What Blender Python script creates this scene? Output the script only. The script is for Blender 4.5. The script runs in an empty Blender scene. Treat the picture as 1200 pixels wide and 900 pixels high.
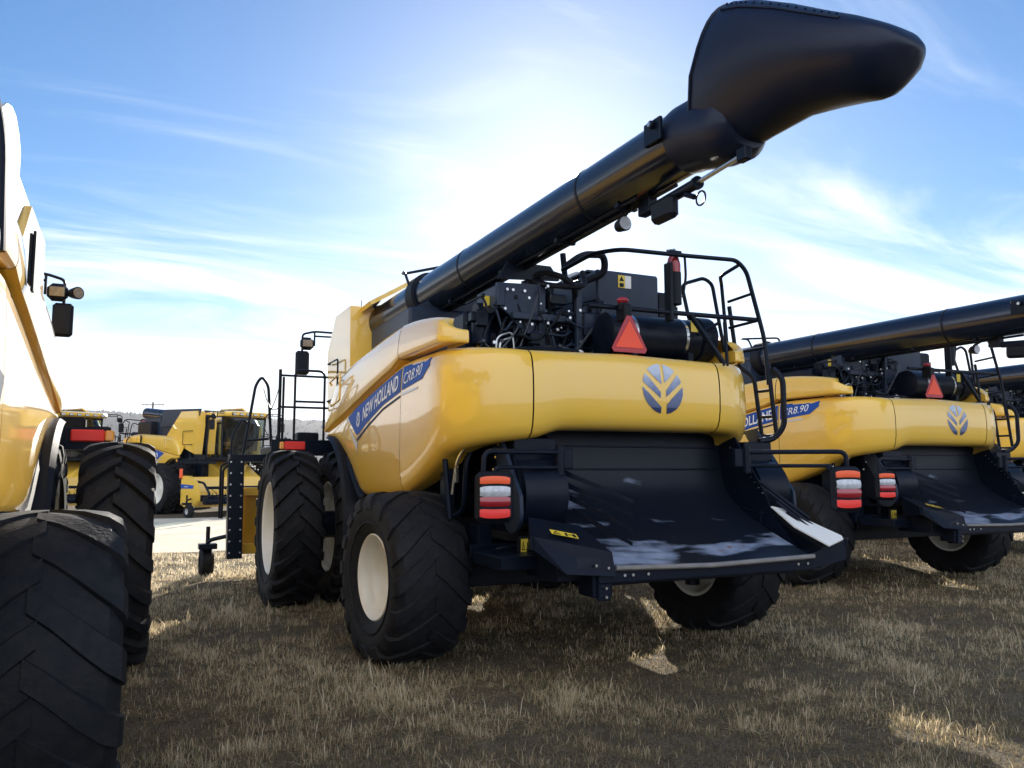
import bpy, bmesh, math, random
import numpy as np
from mathutils import Vector, Matrix, noise
random.seed(7); rng = np.random.default_rng(11)
S = bpy.context.scene
COL = S.collection
R = math.radians
PI = math.pi

# ------------------------------------------------------------------ materials
def new_mat(name):
    m = bpy.data.materials.new(name); m.use_nodes = True
    nt = m.node_tree
    return m, nt, nt.nodes['Principled BSDF']

def paint(name, col, rough=.4, coat=0.0, metal=0.0, var=.12, scale=3.0, bump=0.0, bscale=60, dust=0.0, dustcol=(.30,.25,.18), spec=.5, coat_rough=.06):
    """painted / moulded surface with uneven colour, uneven gloss and a film of dust"""
    m, nt, b = new_mat(name); N = nt.nodes; L = nt.links
    tc = N.new('ShaderNodeTexCoord')
    n1 = N.new('ShaderNodeTexNoise'); n1.inputs['Scale'].default_value = scale; n1.inputs['Detail'].default_value = 6
    L.new(tc.outputs['Object'], n1.inputs['Vector'])
    mx = N.new('ShaderNodeMix'); mx.data_type = 'RGBA'
    mx.inputs[6].default_value = (*[c*(1-var) for c in col], 1); mx.inputs[7].default_value = (*[min(1,c*(1+var)) for c in col], 1)
    L.new(n1.outputs['Fac'], mx.inputs[0])
    out = mx.outputs[2]
    if dust > 0:
        n2 = N.new('ShaderNodeTexNoise'); n2.inputs['Scale'].default_value = scale*2.3; n2.inputs['Detail'].default_value = 9; n2.inputs['Roughness'].default_value = .7
        L.new(tc.outputs['Object'], n2.inputs['Vector'])
        r = N.new('ShaderNodeMapRange'); r.inputs[1].default_value = .42; r.inputs[2].default_value = .75; r.inputs[3].default_value = 0; r.inputs[4].default_value = dust
        L.new(n2.outputs['Fac'], r.inputs[0])
        m2 = N.new('ShaderNodeMix'); m2.data_type = 'RGBA'; m2.inputs[7].default_value = (*dustcol, 1)
        L.new(r.outputs[0], m2.inputs[0]); L.new(out, m2.inputs[6]); out = m2.outputs[2]
    L.new(out, b.inputs['Base Color'])
    rr = N.new('ShaderNodeMapRange'); rr.inputs[3].default_value = max(0.02, rough-.08); rr.inputs[4].default_value = min(1, rough+.1)
    L.new(n1.outputs['Fac'], rr.inputs[0]); L.new(rr.outputs[0], b.inputs['Roughness'])
    b.inputs['Metallic'].default_value = metal
    b.inputs['Specular IOR Level'].default_value = spec
    b.inputs['Coat Weight'].default_value = coat; b.inputs['Coat Roughness'].default_value = coat_rough
    if bump > 0:
        n3 = N.new('ShaderNodeTexNoise'); n3.inputs['Scale'].default_value = bscale; n3.inputs['Detail'].default_value = 4
        L.new(tc.outputs['Object'], n3.inputs['Vector'])
        bp = N.new('ShaderNodeBump'); bp.inputs['Strength'].default_value = bump; bp.inputs['Distance'].default_value = .01
        L.new(n3.outputs['Fac'], bp.inputs['Height']); L.new(bp.outputs[0], b.inputs['Normal'])
    return m

M = {}
M['yellow'] = paint('yellow_paint', (.88,.535,.06), .30, coat=1.0, var=.035, scale=1.5, dust=.10, dustcol=(.62,.50,.28), coat_rough=.035, bump=.10, bscale=2.6)
M['black'] = paint('black_paint', (.0035,.007,.016), .34, coat=.0, var=.25, dust=.08, dustcol=(.05,.047,.045), spec=.16)
M['plastic'] = paint('black_plastic', (.006,.008,.013), .5, var=.2, dust=.10, dustcol=(.05,.047,.045), bump=.15, bscale=200, spec=.2)
M['auger'] = paint('auger_black_paint', (.004,.009,.024), .22, coat=.35, var=.25, scale=2, dust=.05, dustcol=(.08,.07,.06))
M['spout'] = paint('spout_black_rubber', (.006,.011,.030), .36, var=.25, scale=2.5, dust=.10, dustcol=(.03,.03,.034), bump=.1, bscale=30, spec=.28)
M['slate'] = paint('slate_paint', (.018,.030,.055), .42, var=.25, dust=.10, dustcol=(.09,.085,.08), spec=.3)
M['rubber'] = paint('tyre_rubber', (.0075,.0085,.011), .66, var=.3, scale=6, dust=.40, dustcol=(.038,.034,.031), bump=.35, bscale=45, spec=.22)
M['cream'] = paint('cream_rim_paint', (.80,.76,.65), .38, coat=.2, var=.05, dust=.12, dustcol=(.45,.37,.26))
M['grey'] = paint('grey_tank_steel', (.46,.46,.45), .45, var=.12, dust=.2)
M['steel'] = paint('bare_steel', (.55,.55,.54), .28, metal=1.0, var=.15)
M['worn'] = paint('worn_lip_steel', (.22,.21,.20), .45, metal=.4, var=.4, scale=9, dust=.4)
M['white'] = paint('white_paint', (.80,.78,.72), .45, var=.05, dust=.15)
M['red'] = paint('red_reflector', (.86,.035,.025), .45, coat=.1, var=.08, bump=.2, bscale=300)
M['orange'] = paint('orange_reflector', (.92,.12,.03), .45, coat=.1, var=.08, bump=.2, bscale=300)
M['darkred'] = paint('dark_red_lens', (.30,.012,.02), .15, coat=.8, var=.15)
M['clear'] = paint('clear_lens', (.50,.52,.55), .15, coat=.8, var=.45, scale=32)
M['smv'] = paint('fluorescent_red', (.95,.09,.03), .5, var=.05)
M['smvrim'] = paint('dark_red_reflective', (.42,.02,.03), .35, var=.1)
M['blue'] = paint('blue_decal', (.022,.085,.38), .5, spec=.15, var=.35, scale=7)
M['navy'] = paint('navy_decal', (.01,.02,.07), .5, spec=.15, var=.1)
M['letter'] = paint('white_lettering', (.85,.86,.88), .45, var=.03)
M['silverline'] = paint('silver_decal', (.62,.62,.60), .35, metal=.3, var=.05)
M['sticker'] = paint('yellow_sticker', (.80,.58,.05), .4, var=.06)
M['seat'] = paint('dark_fabric', (.03,.03,.035), .8, var=.2)
M['amber'] = paint('amber_lens', (.85,.35,.03), .25, coat=.6, var=.1)
M['dimlens'] = paint('dim_lamp_glass', (.20,.14,.07), .25, coat=.6, var=.4, scale=20)
M['straw'] = paint('loose_straw', (.46,.36,.20), .8, var=.3)
M['wire'] = paint('grey_loom', (.045,.05,.06), .5, var=.2)
M['redtank'] = paint('red_bottle_paint', (.35,.02,.02), .3, coat=.5, var=.1)
M['pole'] = paint('weathered_timber', (.16,.13,.10), .85, var=.3, scale=8, bump=.4)

def mat_glass():
    m, nt, b = new_mat('cab_glass'); N = nt.nodes; L = nt.links
    tr = N.new('ShaderNodeBsdfTransparent'); tr.inputs[0].default_value = (.62,.70,.68,1)
    gl = N.new('ShaderNodeBsdfGlossy'); gl.inputs['Roughness'].default_value = .02
    fr = N.new('ShaderNodeFresnel'); fr.inputs[0].default_value = 1.55
    ad = N.new('ShaderNodeMixShader'); L.new(fr.outputs[0], ad.inputs[0]); L.new(tr.outputs[0], ad.inputs[1]); L.new(gl.outputs[0], ad.inputs[2])
    L.new(ad.outputs[0], N['Material Output'].inputs[0]); N.remove(b)
    return m
M['glass'] = mat_glass()

def mat_logo():
    m, nt, b = new_mat('emblem_print'); N = nt.nodes; L = nt.links
    tc = N.new('ShaderNodeTexCoord'); sp = N.new('ShaderNodeSeparateXYZ'); L.new(tc.outputs['Generated'], sp.inputs[0])
    n = N.new('ShaderNodeTexNoise'); n.inputs['Scale'].default_value = 6
    ad = N.new('ShaderNodeMath'); ad.operation = 'MULTIPLY_ADD'; ad.inputs[1].default_value = .25; L.new(n.outputs['Fac'], ad.inputs[0]); L.new(sp.outputs['Z'], ad.inputs[2])
    cr = N.new('ShaderNodeValToRGB'); e = cr.color_ramp.elements
    e[0].position = .2; e[0].color = (.018,.035,.11,1); e[1].position = 1.05; e[1].color = (.50,.56,.66,1)
    x = cr.color_ramp.elements.new(.6); x.color = (.085,.13,.29,1)
    L.new(ad.outputs[0], cr.inputs[0]); L.new(cr.outputs[0], b.inputs['Base Color'])
    b.inputs['Roughness'].default_value = .28; b.inputs['Coat Weight'].default_value = .5
    return m
M['logo'] = mat_logo()

def mat_tray():
    """black tray, its paint scraped to pale steel with rust along the lip"""
    m, nt, b = new_mat('worn_black_tray'); N = nt.nodes; L = nt.links
    tc = N.new('ShaderNodeTexCoord'); sp = N.new('ShaderNodeSeparateXYZ'); L.new(tc.outputs['Object'], sp.inputs[0])
    mp = N.new('ShaderNodeMapping'); mp.inputs['Scale'].default_value = (1.2,3.4,3.0); L.new(tc.outputs['Object'], mp.inputs[0])
    n = N.new('ShaderNodeTexNoise'); n.inputs['Scale'].default_value = 1.6; n.inputs['Detail'].default_value = 7; n.inputs['Roughness'].default_value = .50; L.new(mp.outputs[0], n.inputs['Vector'])
    # wear band across the tray, wandering in y
    y0 = N.new('ShaderNodeMath'); y0.operation = 'ADD'; y0.inputs[1].default_value = 1.40; L.new(sp.outputs['Y'], y0.inputs[0])
    sl = N.new('ShaderNodeMath'); sl.operation = 'MULTIPLY_ADD'; sl.inputs[1].default_value = -.06; L.new(sp.outputs['X'], sl.inputs[0]); L.new(y0.outputs[0], sl.inputs[2])
    ab = N.new('ShaderNodeMath'); ab.operation = 'ABSOLUTE'; L.new(sl.outputs[0], ab.inputs[0])
    bd = N.new('ShaderNodeMapRange'); bd.inputs[1].default_value = .0; bd.inputs[2].default_value = .22; bd.inputs[3].default_value = .20; bd.inputs[4].default_value = -.12; L.new(ab.outputs[0], bd.inputs[0])
    ex = N.new('ShaderNodeMapRange'); ex.inputs[1].default_value = -.5; ex.inputs[2].default_value = 1.1; ex.inputs[3].default_value = .07; ex.inputs[4].default_value = -.05; L.new(sp.outputs['X'], ex.inputs[0])
    s1 = N.new('ShaderNodeMath'); s1.operation = 'ADD'; L.new(n.outputs['Fac'], s1.inputs[0]); L.new(bd.outputs[0], s1.inputs[1])
    s2 = N.new('ShaderNodeMath'); s2.operation = 'ADD'; L.new(s1.outputs[0], s2.inputs[0]); L.new(ex.outputs[0], s2.inputs[1])
    w = N.new('ShaderNodeMapRange'); w.inputs[1].default_value = .53; w.inputs[2].default_value = .66; L.new(s2.outputs[0], w.inputs[0])
    ru = N.new('ShaderNodeMapRange'); ru.inputs[1].default_value = .76; ru.inputs[2].default_value = .79; L.new(s2.outputs[0], ru.inputs[0])
    n2 = N.new('ShaderNodeTexNoise'); n2.inputs['Scale'].default_value = 9; n2.inputs['Detail'].default_value = 8; L.new(tc.outputs['Object'], n2.inputs['Vector'])
    sc = N.new('ShaderNodeMix'); sc.data_type = 'RGBA'; sc.inputs[6].default_value = (.06,.085,.15,1); sc.inputs[7].default_value = (.34,.39,.49,1); L.new(n2.outputs['Fac'], sc.inputs[0])
    m1 = N.new('ShaderNodeMix'); m1.data_type = 'RGBA'; m1.inputs[6].default_value = (.006,.009,.016,1); L.new(w.outputs[0], m1.inputs[0]); L.new(sc.outputs[2], m1.inputs[7])
    m2 = N.new('ShaderNodeMix'); m2.data_type = 'RGBA'; m2.inputs[7].default_value = (.19,.085,.045,1); L.new(ru.outputs[0], m2.inputs[0]); L.new(m1.outputs[2], m2.inputs[6])
    L.new(m2.outputs[2], b.inputs['Base Color'])
    b.inputs['Roughness'].default_value = .38; b.inputs['Specular IOR Level'].default_value = .2
    return m
M['tray'] = mat_tray()

def mat_blades():
    m, nt, b = new_mat('dry_grass'); N = nt.nodes; L = nt.links
    at = N.new('ShaderNodeAttribute'); at.attribute_name = 'shade'
    cr = N.new('ShaderNodeValToRGB'); e = cr.color_ramp.elements
    e[0].position = 0; e[0].color = (.10,.075,.048,1); e[1].position = 1; e[1].color = (.72,.62,.44,1)
    for p, c in ((.25,(.28,.208,.118,1)),(.45,(.16,.16,.08,1)),(.55,(.46,.355,.215,1)),(.8,(.64,.52,.335,1))):
        x = cr.color_ramp.elements.new(p); x.color = c
    L.new(at.outputs['Fac'], cr.inputs[0])
    L.new(cr.outputs[0], b.inputs['Base Color']); b.inputs['Roughness'].default_value = .7; b.inputs['Specular IOR Level'].default_value = .25
    t = N.new('ShaderNodeBsdfTranslucent'); L.new(cr.outputs[0], t.inputs[0])
    mx = N.new('ShaderNodeMixShader'); mx.inputs[0].default_value = .48
    L.new(b.outputs[0], mx.inputs[1]); L.new(t.outputs[0], mx.inputs[2]); L.new(mx.outputs[0], N['Material Output'].inputs[0])
    return m
M['blades'] = mat_blades()

def mat_ground(name, c0, c1, c2, s=1.0, bump=.8):
    m, nt, b = new_mat(name); N = nt.nodes; L = nt.links
    tc = N.new('ShaderNodeTexCoord')
    def nz(scale, det=8, r=.65):
        n = N.new('ShaderNodeTexNoise'); n.inputs['Scale'].default_value = scale*s; n.inputs['Detail'].default_value = det; n.inputs['Roughness'].default_value = r
        L.new(tc.outputs['Object'], n.inputs['Vector']); return n
    a, d, f = nz(.35), nz(6), nz(45, 5)
    m1 = N.new('ShaderNodeMix'); m1.data_type = 'RGBA'; m1.inputs[6].default_value = (*c0,1); m1.inputs[7].default_value = (*c1,1)
    r1 = N.new('ShaderNodeMapRange'); r1.inputs[1].default_value = .38; r1.inputs[2].default_value = .62; L.new(d.outputs['Fac'], r1.inputs[0]); L.new(r1.outputs[0], m1.inputs[0])
    m2 = N.new('ShaderNodeMix'); m2.data_type = 'RGBA'; m2.inputs[7].default_value = (*c2,1); L.new(m1.outputs[2], m2.inputs[6])
    r2 = N.new('ShaderNodeMapRange'); r2.inputs[1].default_value = .45; r2.inputs[2].default_value = .7; r2.inputs[4].default_value = .75; L.new(f.outputs['Fac'], r2.inputs[0]); L.new(r2.outputs[0], m2.inputs[0])
    m3 = N.new('ShaderNodeMix'); m3.data_type = 'RGBA'; m3.blend_type = 'MULTIPLY'; m3.inputs[0].default_value = .55; L.new(m2.outputs[2], m3.inputs[6])
    r3 = N.new('ShaderNodeMapRange'); r3.inputs[1].default_value = .3; r3.inputs[2].default_value = .7; r3.inputs[3].default_value = .55; r3.inputs[4].default_value = 1.25; L.new(a.outputs['Fac'], r3.inputs[0]); L.new(r3.outputs[0], m3.inputs[7])
    L.new(m3.outputs[2], b.inputs['Base Color']); b.inputs['Roughness'].default_value = .95; b.inputs['Specular IOR Level'].default_value = .15
    bp = N.new('ShaderNodeBump'); bp.inputs['Strength'].default_value = bump; bp.inputs['Distance'].default_value = .05; L.new(f.outputs['Fac'], bp.inputs['Height']); L.new(bp.outputs[0], b.inputs['Normal'])
    return m
M['ground'] = mat_ground('dry_field', (.085,.068,.048), (.155,.125,.084), (.31,.255,.17))
M['gravel'] = mat_ground('pale_gravel', (.56,.49,.37), (.66,.58,.44), (.74,.67,.53), 1.6, .25)
M['hill'] = mat_ground('bare_woodland_hill', (.035,.036,.034), (.055,.052,.045), (.075,.07,.06), .02)
M['conifer'] = paint('conifer_green', (.035,.045,.03), .9, var=.3)

# ------------------------------------------------------------------ mesh builder
class MB:
    def __init__(s): s.v = []; s.f = []; s.mi = []; s.cur = 0
    def add(s, vs, fs):
        o = len(s.v); s.v += [tuple(p) for p in vs]; s.f += [tuple(i+o for i in f) for f in fs]; s.mi += [s.cur]*len(fs); return s
    def box(s, c, d, rot=None, ch=None):
        """box with chamfered edges, centre c, size d"""
        hx, hy, hz = [k/2 for k in d]
        if ch is None: ch = min(.008, .18*min(d))
        vs = []; idx = {}
        for sx in (-1,1):
            for sy in (-1,1):
                for sz in (-1,1):
                    for a in range(3):
                        q = [sx*(hx-ch), sy*(hy-ch), sz*(hz-ch)]
                        q[a] = (sx*hx, sy*hy, sz*hz)[a]
                        idx[(sx,sy,sz,a)] = len(vs); vs.append(q)
        fs = []
        for a in range(3):
            b, c2 = [(1,2),(0,2),(0,1)][a]
            for sg in (-1,1):
                loop = []
                for (p, q) in ((-1,-1),(1,-1),(1,1),(-1,1)):
                    k = [0,0,0]; k[a] = sg; k[b] = p; k[c2] = q; loop.append(idx[(*k,a)])
                fs.append(loop)
        for a in range(3):
            b, c2 = [(1,2),(0,2),(0,1)][a]
            for p in (-1,1):
                for q in (-1,1):
                    k0 = [0,0,0]; k0[a] = -1; k0[b] = p; k0[c2] = q
                    k1 = list(k0); k1[a] = 1
                    fs.append([idx[(*k0,b)], idx[(*k1,b)], idx[(*k1,c2)], idx[(*k0,c2)]])
        for sx in (-1,1):
            for sy in (-1,1):
                for sz in (-1,1): fs.append([idx[(sx,sy,sz,a)] for a in range(3)])
        Mx = Matrix.Identity(3) if rot is None else rot
        vs = [Mx @ Vector(q) + Vector(c) for q in vs]
        return s.add(vs, fs)
    def bx(s, x0, x1, y0, y1, z0, z1, ch=None):
        return s.box(((x0+x1)/2,(y0+y1)/2,(z0+z1)/2), (abs(x1-x0),abs(y1-y0),abs(z1-z0)), None, ch)
    def tube(s, pts, r, n=10, cap=True):
        pts = [Vector(p) for p in pts]; rs = r if isinstance(r,(list,tuple)) else [r]*len(pts)
        T = []
        for i in range(len(pts)):
            a = pts[max(0,i-1)]; b = pts[min(len(pts)-1,i+1)]; T.append((b-a).normalized())
        up = Vector((0,0,1)) if abs(T[0].z) < .9 else Vector((1,0,0))
        u = (up - T[0]*up.dot(T[0])).normalized(); vs = []
        for i, p in enumerate(pts):
            u = (u - T[i]*u.dot(T[i])).normalized(); w = T[i].cross(u)
            for k in range(n):
                a = 2*PI*k/n; vs.append(p + (u*math.cos(a)+w*math.sin(a))*rs[i])
        fs = []
        for i in range(len(pts)-1):
            for k in range(n): fs.append((i*n+k, i*n+(k+1)%n, (i+1)*n+(k+1)%n, (i+1)*n+k))
        if cap: fs.append(tuple(range(n))[::-1]); fs.append(tuple((len(pts)-1)*n+k for k in range(n)))
        return s.add(vs, fs)
    def pipe(s, pts, r, n=8, bend=.08):
        """pipe whose corners are rounded"""
        pts = [Vector(p) for p in pts]; out = [pts[0]]
        for i in range(1, len(pts)-1):
            a, b, c = pts[i-1], pts[i], pts[i+1]
            d = min(bend, (a-b).length*.45, (c-b).length*.45)
            p = b+(a-b).normalized()*d; q = b+(c-b).normalized()*d
            for t in (0,.25,.5,.75,1): out.append(p*(1-t)**2 + b*2*t*(1-t) + q*t*t)
        out.append(pts[-1]); return s.tube(out, r, n)
    def rev(s, prof, c=(0,0,0), n=48, axis='x', closed=False):
        """revolve (offset along axis, radius) pairs"""
        vs = []; c = Vector(c)
        for (o, r) in prof:
            for k in range(n):
                a = 2*PI*k/n
                q = {'x': Vector((o, r*math.cos(a), r*math.sin(a))), 'y': Vector((r*math.cos(a), o, r*math.sin(a))), 'z': Vector((r*math.cos(a), r*math.sin(a), o))}[axis]
                vs.append(c+q)
        fs = []
        m = len(prof)
        for i in range(m if closed else m-1):
            j = (i+1) % m
            for k in range(n): fs.append((i*n+k, i*n+(k+1)%n, j*n+(k+1)%n, j*n+k))
        return s.add(vs, fs)
    def prism(s, poly, ext, plane='xz', at=0.0):
        """polygon in a plane, pushed out by ext from `at` along the third axis"""
        n = len(poly)
        def P(a, b, t):
            return {'xz': (a, t, b), 'yz': (t, a, b), 'xy': (a, b, t)}[plane]
        vs = [P(a,b,at) for a,b in poly] + [P(a,b,at+ext) for a,b in poly]
        fs = [tuple(range(n)), tuple(range(n,2*n))[::-1]] + [(i,(i+1)%n,n+(i+1)%n,n+i) for i in range(n)]
        return s.add(vs, fs)
    def slab(s, quad, th):
        """four corners given thickness th along their normal"""
        q = [Vector(p) for p in quad]; nn = (q[1]-q[0]).cross(q[-1]-q[0]).normalized()*th; n = len(q)
        vs = q + [p+nn for p in q]
        fs = [tuple(range(n)), tuple(range(n,2*n))[::-1]] + [(i,(i+1)%n,n+(i+1)%n,n+i) for i in range(n)]
        return s.add(vs, fs)
    def grid(s, rows):
        n = len(rows[0]); vs = [p for r in rows for p in r]
        fs = [(i*n+k, i*n+k+1, (i+1)*n+k+1, (i+1)*n+k) for i in range(len(rows)-1) for k in range(n-1)]
        return s.add(vs, fs)
    def loft(s, rings, cap=True):
        n = len(rings[0]); vs = [p for r in rings for p in r]
        fs = [(i*n+k, i*n+(k+1)%n, (i+1)*n+(k+1)%n, (i+1)*n+k) for i in range(len(rings)-1) for k in range(n)]
        if cap: fs.append(tuple(range(n))[::-1]); fs.append(tuple((len(rings)-1)*n+k for k in range(n)))
        return s.add(vs, fs)
    def mesh(s, name, mats, angle=32, weld=True):
        me = bpy.data.meshes.new(name); me.from_pydata(s.v, [], s.f)
        for m in (mats if isinstance(mats,(list,tuple)) else [mats]): me.materials.append(m)
        me.polygons.foreach_set('material_index', s.mi)
        bm = bmesh.new(); bm.from_mesh(me)
        if weld: bmesh.ops.remove_doubles(bm, verts=bm.verts, dist=1e-5)
        bmesh.ops.recalc_face_normals(bm, faces=bm.faces)
        bm.to_mesh(me); bm.free()
        me.shade_smooth(); me.set_sharp_from_angle(angle=R(angle))
        return me

def put(name, me, parent=None, loc=None, rot=None):
    o = bpy.data.objects.new(name, me); COL.objects.link(o)
    if parent: o.parent = parent
    if loc: o.location = loc
    if rot: o.rotation_euler = rot
    return o
def part(name, mb, mats, parent, angle=32, loc=None, rot=None):
    return put(name, mb.mesh(name, mats, angle), parent, loc, rot)
def empty(name, parent=None, loc=(0,0,0), rot=(0,0,0)):
    o = bpy.data.objects.new(name, None); COL.objects.link(o); o.empty_display_size = .2
    o.location = loc; o.rotation_euler = rot
    if parent: o.parent = parent
    return o
def tag(o, label, cat, group=None):
    o['label'] = label; o['category'] = cat
    if group: o['group'] = group
def copy_tree(o, parent=None):
    c = o.copy(); COL.objects.link(c); c.parent = parent
    for ch in list(o.children): copy_tree(ch, c)
    return c
def lerp(a, b, t): return a+(b-a)*t
def pw(x, tab):
    """smooth piecewise interpolation through (x, value) pairs"""
    if x <= tab[0][0]: return tab[0][1]
    for (a, va), (b, vb) in zip(tab, tab[1:]):
        if x <= b: return lerp(va, vb, (x-a)/(b-a))
    return tab[-1][1]
def spl(x, tab):
    xs = [t[0] for t in tab]; ys = [t[1] for t in tab]
    if x <= xs[0]: return ys[0]
    if x >= xs[-1]: return ys[-1]
    i = max(k for k in range(len(xs)) if xs[k] <= x); i = min(i, len(xs)-2)
    def m(k):
        if k == 0: return (ys[1]-ys[0])/(xs[1]-xs[0])
        if k == len(xs)-1: return (ys[-1]-ys[-2])/(xs[-1]-xs[-2])
        a = (ys[k]-ys[k-1])/(xs[k]-xs[k-1]); b = (ys[k+1]-ys[k])/(xs[k+1]-xs[k])
        return 0 if a*b <= 0 else 2*a*b/(a+b)
    h = xs[i+1]-xs[i]; t = (x-xs[i])/h
    return ys[i]*(1+2*t)*(1-t)**2 + m(i)*h*t*(1-t)**2 + ys[i+1]*t*t*(3-2*t) + m(i+1)*h*t*t*(t-1)

_txt = {}
def text_polys(body, shear=0.0, bold=0.0, width=1.0):
    """vertices and faces of a line of lettering, 1 unit = cap height, origin at its lower left"""
    cu = bpy.data.curves.new('t', 'FONT'); cu.body = body; cu.size = 1.0; cu.shear = shear; cu.offset = bold; cu.resolution_u = 3
    ob = bpy.data.objects.new('t', cu); COL.objects.link(ob)
    dg = bpy.context.evaluated_depsgraph_get(); me = bpy.data.meshes.new_from_object(ob.evaluated_get(dg))
    bm = bmesh.new(); bm.from_mesh(me)
    bmesh.ops.triangulate(bm, faces=bm.faces)
    vs = [v.co.copy() for v in bm.verts]; bm.verts.index_update(); fs = [[v.index for v in f.verts] for f in bm.faces]; bm.free()
    bpy.data.objects.remove(ob); bpy.data.curves.remove(cu); bpy.data.meshes.remove(me)
    x0 = min(v.x for v in vs); x1 = max(v.x for v in vs); y0 = min(v.y for v in vs); y1 = max(v.y for v in vs); h = y1-y0
    return [((v.x-x0)/h*width, (v.y-y0)/h) for v in vs], fs, (x1-x0)/h*width

# ------------------------------------------------------------------ wheels
def make_tyre(Ro, W, Rr, nl, lug=.05, lw=.085, sweep=.34):
    """agricultural tyre about the x axis: carcass plus chevron lugs"""
    mb = MB(); h = W/2; rc = Ro-lug
    prof = [(-h*.62,Rr-.01),(-h*.80,Rr+.01),(-h*.84,Rr+.035),(-h*.93,lerp(Rr,rc,.30)),(-h,lerp(Rr,rc,.58)),(-h*.985,lerp(Rr,rc,.78)),(-h*.93,rc-.045),(-h*.82,rc-.012),(-h*.4,rc+.010),(0,rc+.014)]
    prof = prof + [(-o,r) for o,r in prof[-2::-1]]
    mb.rev(prof, n=72)
    # raised rings on the sidewall
    for sx in (-1,1):
        o = sx*h*.945; r = lerp(Rr,rc,.33)
        mb.rev([(o-sx*.01,r-.012),(o+sx*.008,r-.006),(o+sx*.008,r+.006),(o-sx*.004,r+.014)], n=72)
    surf = [(0,rc+.014),(h*.4,rc+.010),(h*.80,rc-.002),(h*.92,rc-.025),(h*.985,lerp(Rr,rc,.80)),(h*1.0,lerp(Rr,rc,.62))]
    stations = [(-.02,0.0,1.0),(h*.2,.22,1.0),(h*.5,.52,1.0),(h*.80,.80,1.0),(h*.975,.93,.95),(h*1.035,1.0,.8),(h*1.03,1.06,.1)]
    hts = [Ro, Ro, Ro-.002, Ro-.012, Ro-.040, lerp(Rr,rc,.80)+.01, lerp(Rr,rc,.66)]
    base = [rc-.01, rc-.01, rc-.02, rc-.04, rc-.06, lerp(Rr,rc,.74)-.01, lerp(Rr,rc,.62)-.02]
    for sx in (-1,1):
        for k in range(nl):
            a0 = 2*PI*(k + (.5 if sx > 0 else 0))/nl
            rings = []
            for (x, t, ws), rt, rb in zip(stations, hts, base):
                a = a0 + sweep*t
                hw = lw/2*(1+.25*t)/Ro
                xin = x if t < .9 else x
                ring = []
                for (da, rr, xi) in ((-hw*1.25, rb, min(x,h*.9)), (-hw*.9, rt, x), (hw*.9, rt, x), (hw*1.25, rb, min(x,h*.9))):
                    ring.append((sx*xi, -rr*math.cos(a+da), rr*math.sin(a+da)))
                rings.append(ring)
            mb.loft(rings)
    return mb.mesh('tyre', M['rubber'], 30)

def make_rim(Rr, W, out, dish, bolts=10):
    """dished wheel; outer face towards `out` (+1 or -1 along x)"""
    mb = MB(); h = W/2*.80; o = out
    pr = [(h+.005,Rr+.015),(h+.012,Rr+.005),(h-.004,Rr-.012),(h-.035,Rr-.03),(h-.10,Rr-.038),(h-.115,Rr-.052),(dish+.06,Rr-.062),(dish+.02,Rr-.085),(dish,Rr-.13),(dish-.01,Rr*.52),(dish+.01,Rr*.46),(dish+.01,.115),(dish+.03,.105),(dish+.045,.08),(dish+.045,.0)]
    mb.rev([(o*a,b) for a,b in pr], n=56)
    # barrel and back flange
    bk = [(h-.03,Rr-.02),(h*.5,Rr-.05),(0,Rr-.06),(-h*.5,Rr-.05),(-h+.03,Rr-.02),(-h-.008,Rr+.012),(-h+.002,Rr-.018),(-h*.5,Rr-.075),(dish-.03,Rr-.10),(dish-.03,.1),(dish-.03,0)]
    mb.rev([(o*a,b) for a,b in bk], n=56)
    for k in range(bolts):
        a = 2*PI*k/bolts; p = Vector((o*(dish-.02), .16*math.cos(a), .16*math.sin(a)))
        mb.tube([p, p+Vector((o*.035,0,0))], .016, 6)
    a = .9; p = Vector((o*(dish+.02), (Rr-.12)*math.cos(a), (Rr-.12)*math.sin(a)))
    mb.tube([p, p+Vector((o*.06,0,0))], .008, 6)
    return mb.mesh('rim', M['cream'], 35)

def sidewall_text(body, sx):
    vs, fs, w = text_polys(body, 0, .03); q = MB(); h = .07
    for o, fl in ((.333,0),):
        out = []
        for (u, v) in vs:
            a = R(118) - sx*(u-w/2)*h/.55*-1*1.0; r = .52+v*h
            out.append((sx*o, math.cos(a)*r*-sx*-1 if sx > 0 else math.cos(PI-a)*r*-1, math.sin(a)*r))
        q.add(out, fs)
    return q

# ------------------------------------------------------------------ the combine harvester
HW = 1.55; RC = .62; YB = -.87
ZC = [(-.87,2.56),(-.3,2.60),(.52,2.575),(.9,2.53),(1.67,2.41),(2.6,2.25),(3.3,2.135),(3.78,2.07)]
ZB = [(-.3,1.68),(0,1.56),(.4,1.43),(.75,1.36),(1.1,1.33),(1.9,1.32),(2.12,1.35),(2.5,1.60),(3.0,1.86),(3.4,1.97),(3.78,2.02)]
PROF = [(0.0,.30),(0.0,.13),(.02,.075),(.07,.03),(.16,.005),(.30,-.010),(.50,-.014),(.70,-.008),(.82,.004),(.90,.020),(.95,.045),(.985,.085),(1.0,.14),(1.0,.45)]
PSIDE = [(0.0,.16),(0.0,.07),(.02,.04),(.07,.015),(.16,.003),(.30,-.004),(.50,-.004),(.70,.0),(.82,.004),(.90,.008),(.95,.014),(.985,.02),(1.0,.03),(1.0,.12)]

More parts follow.
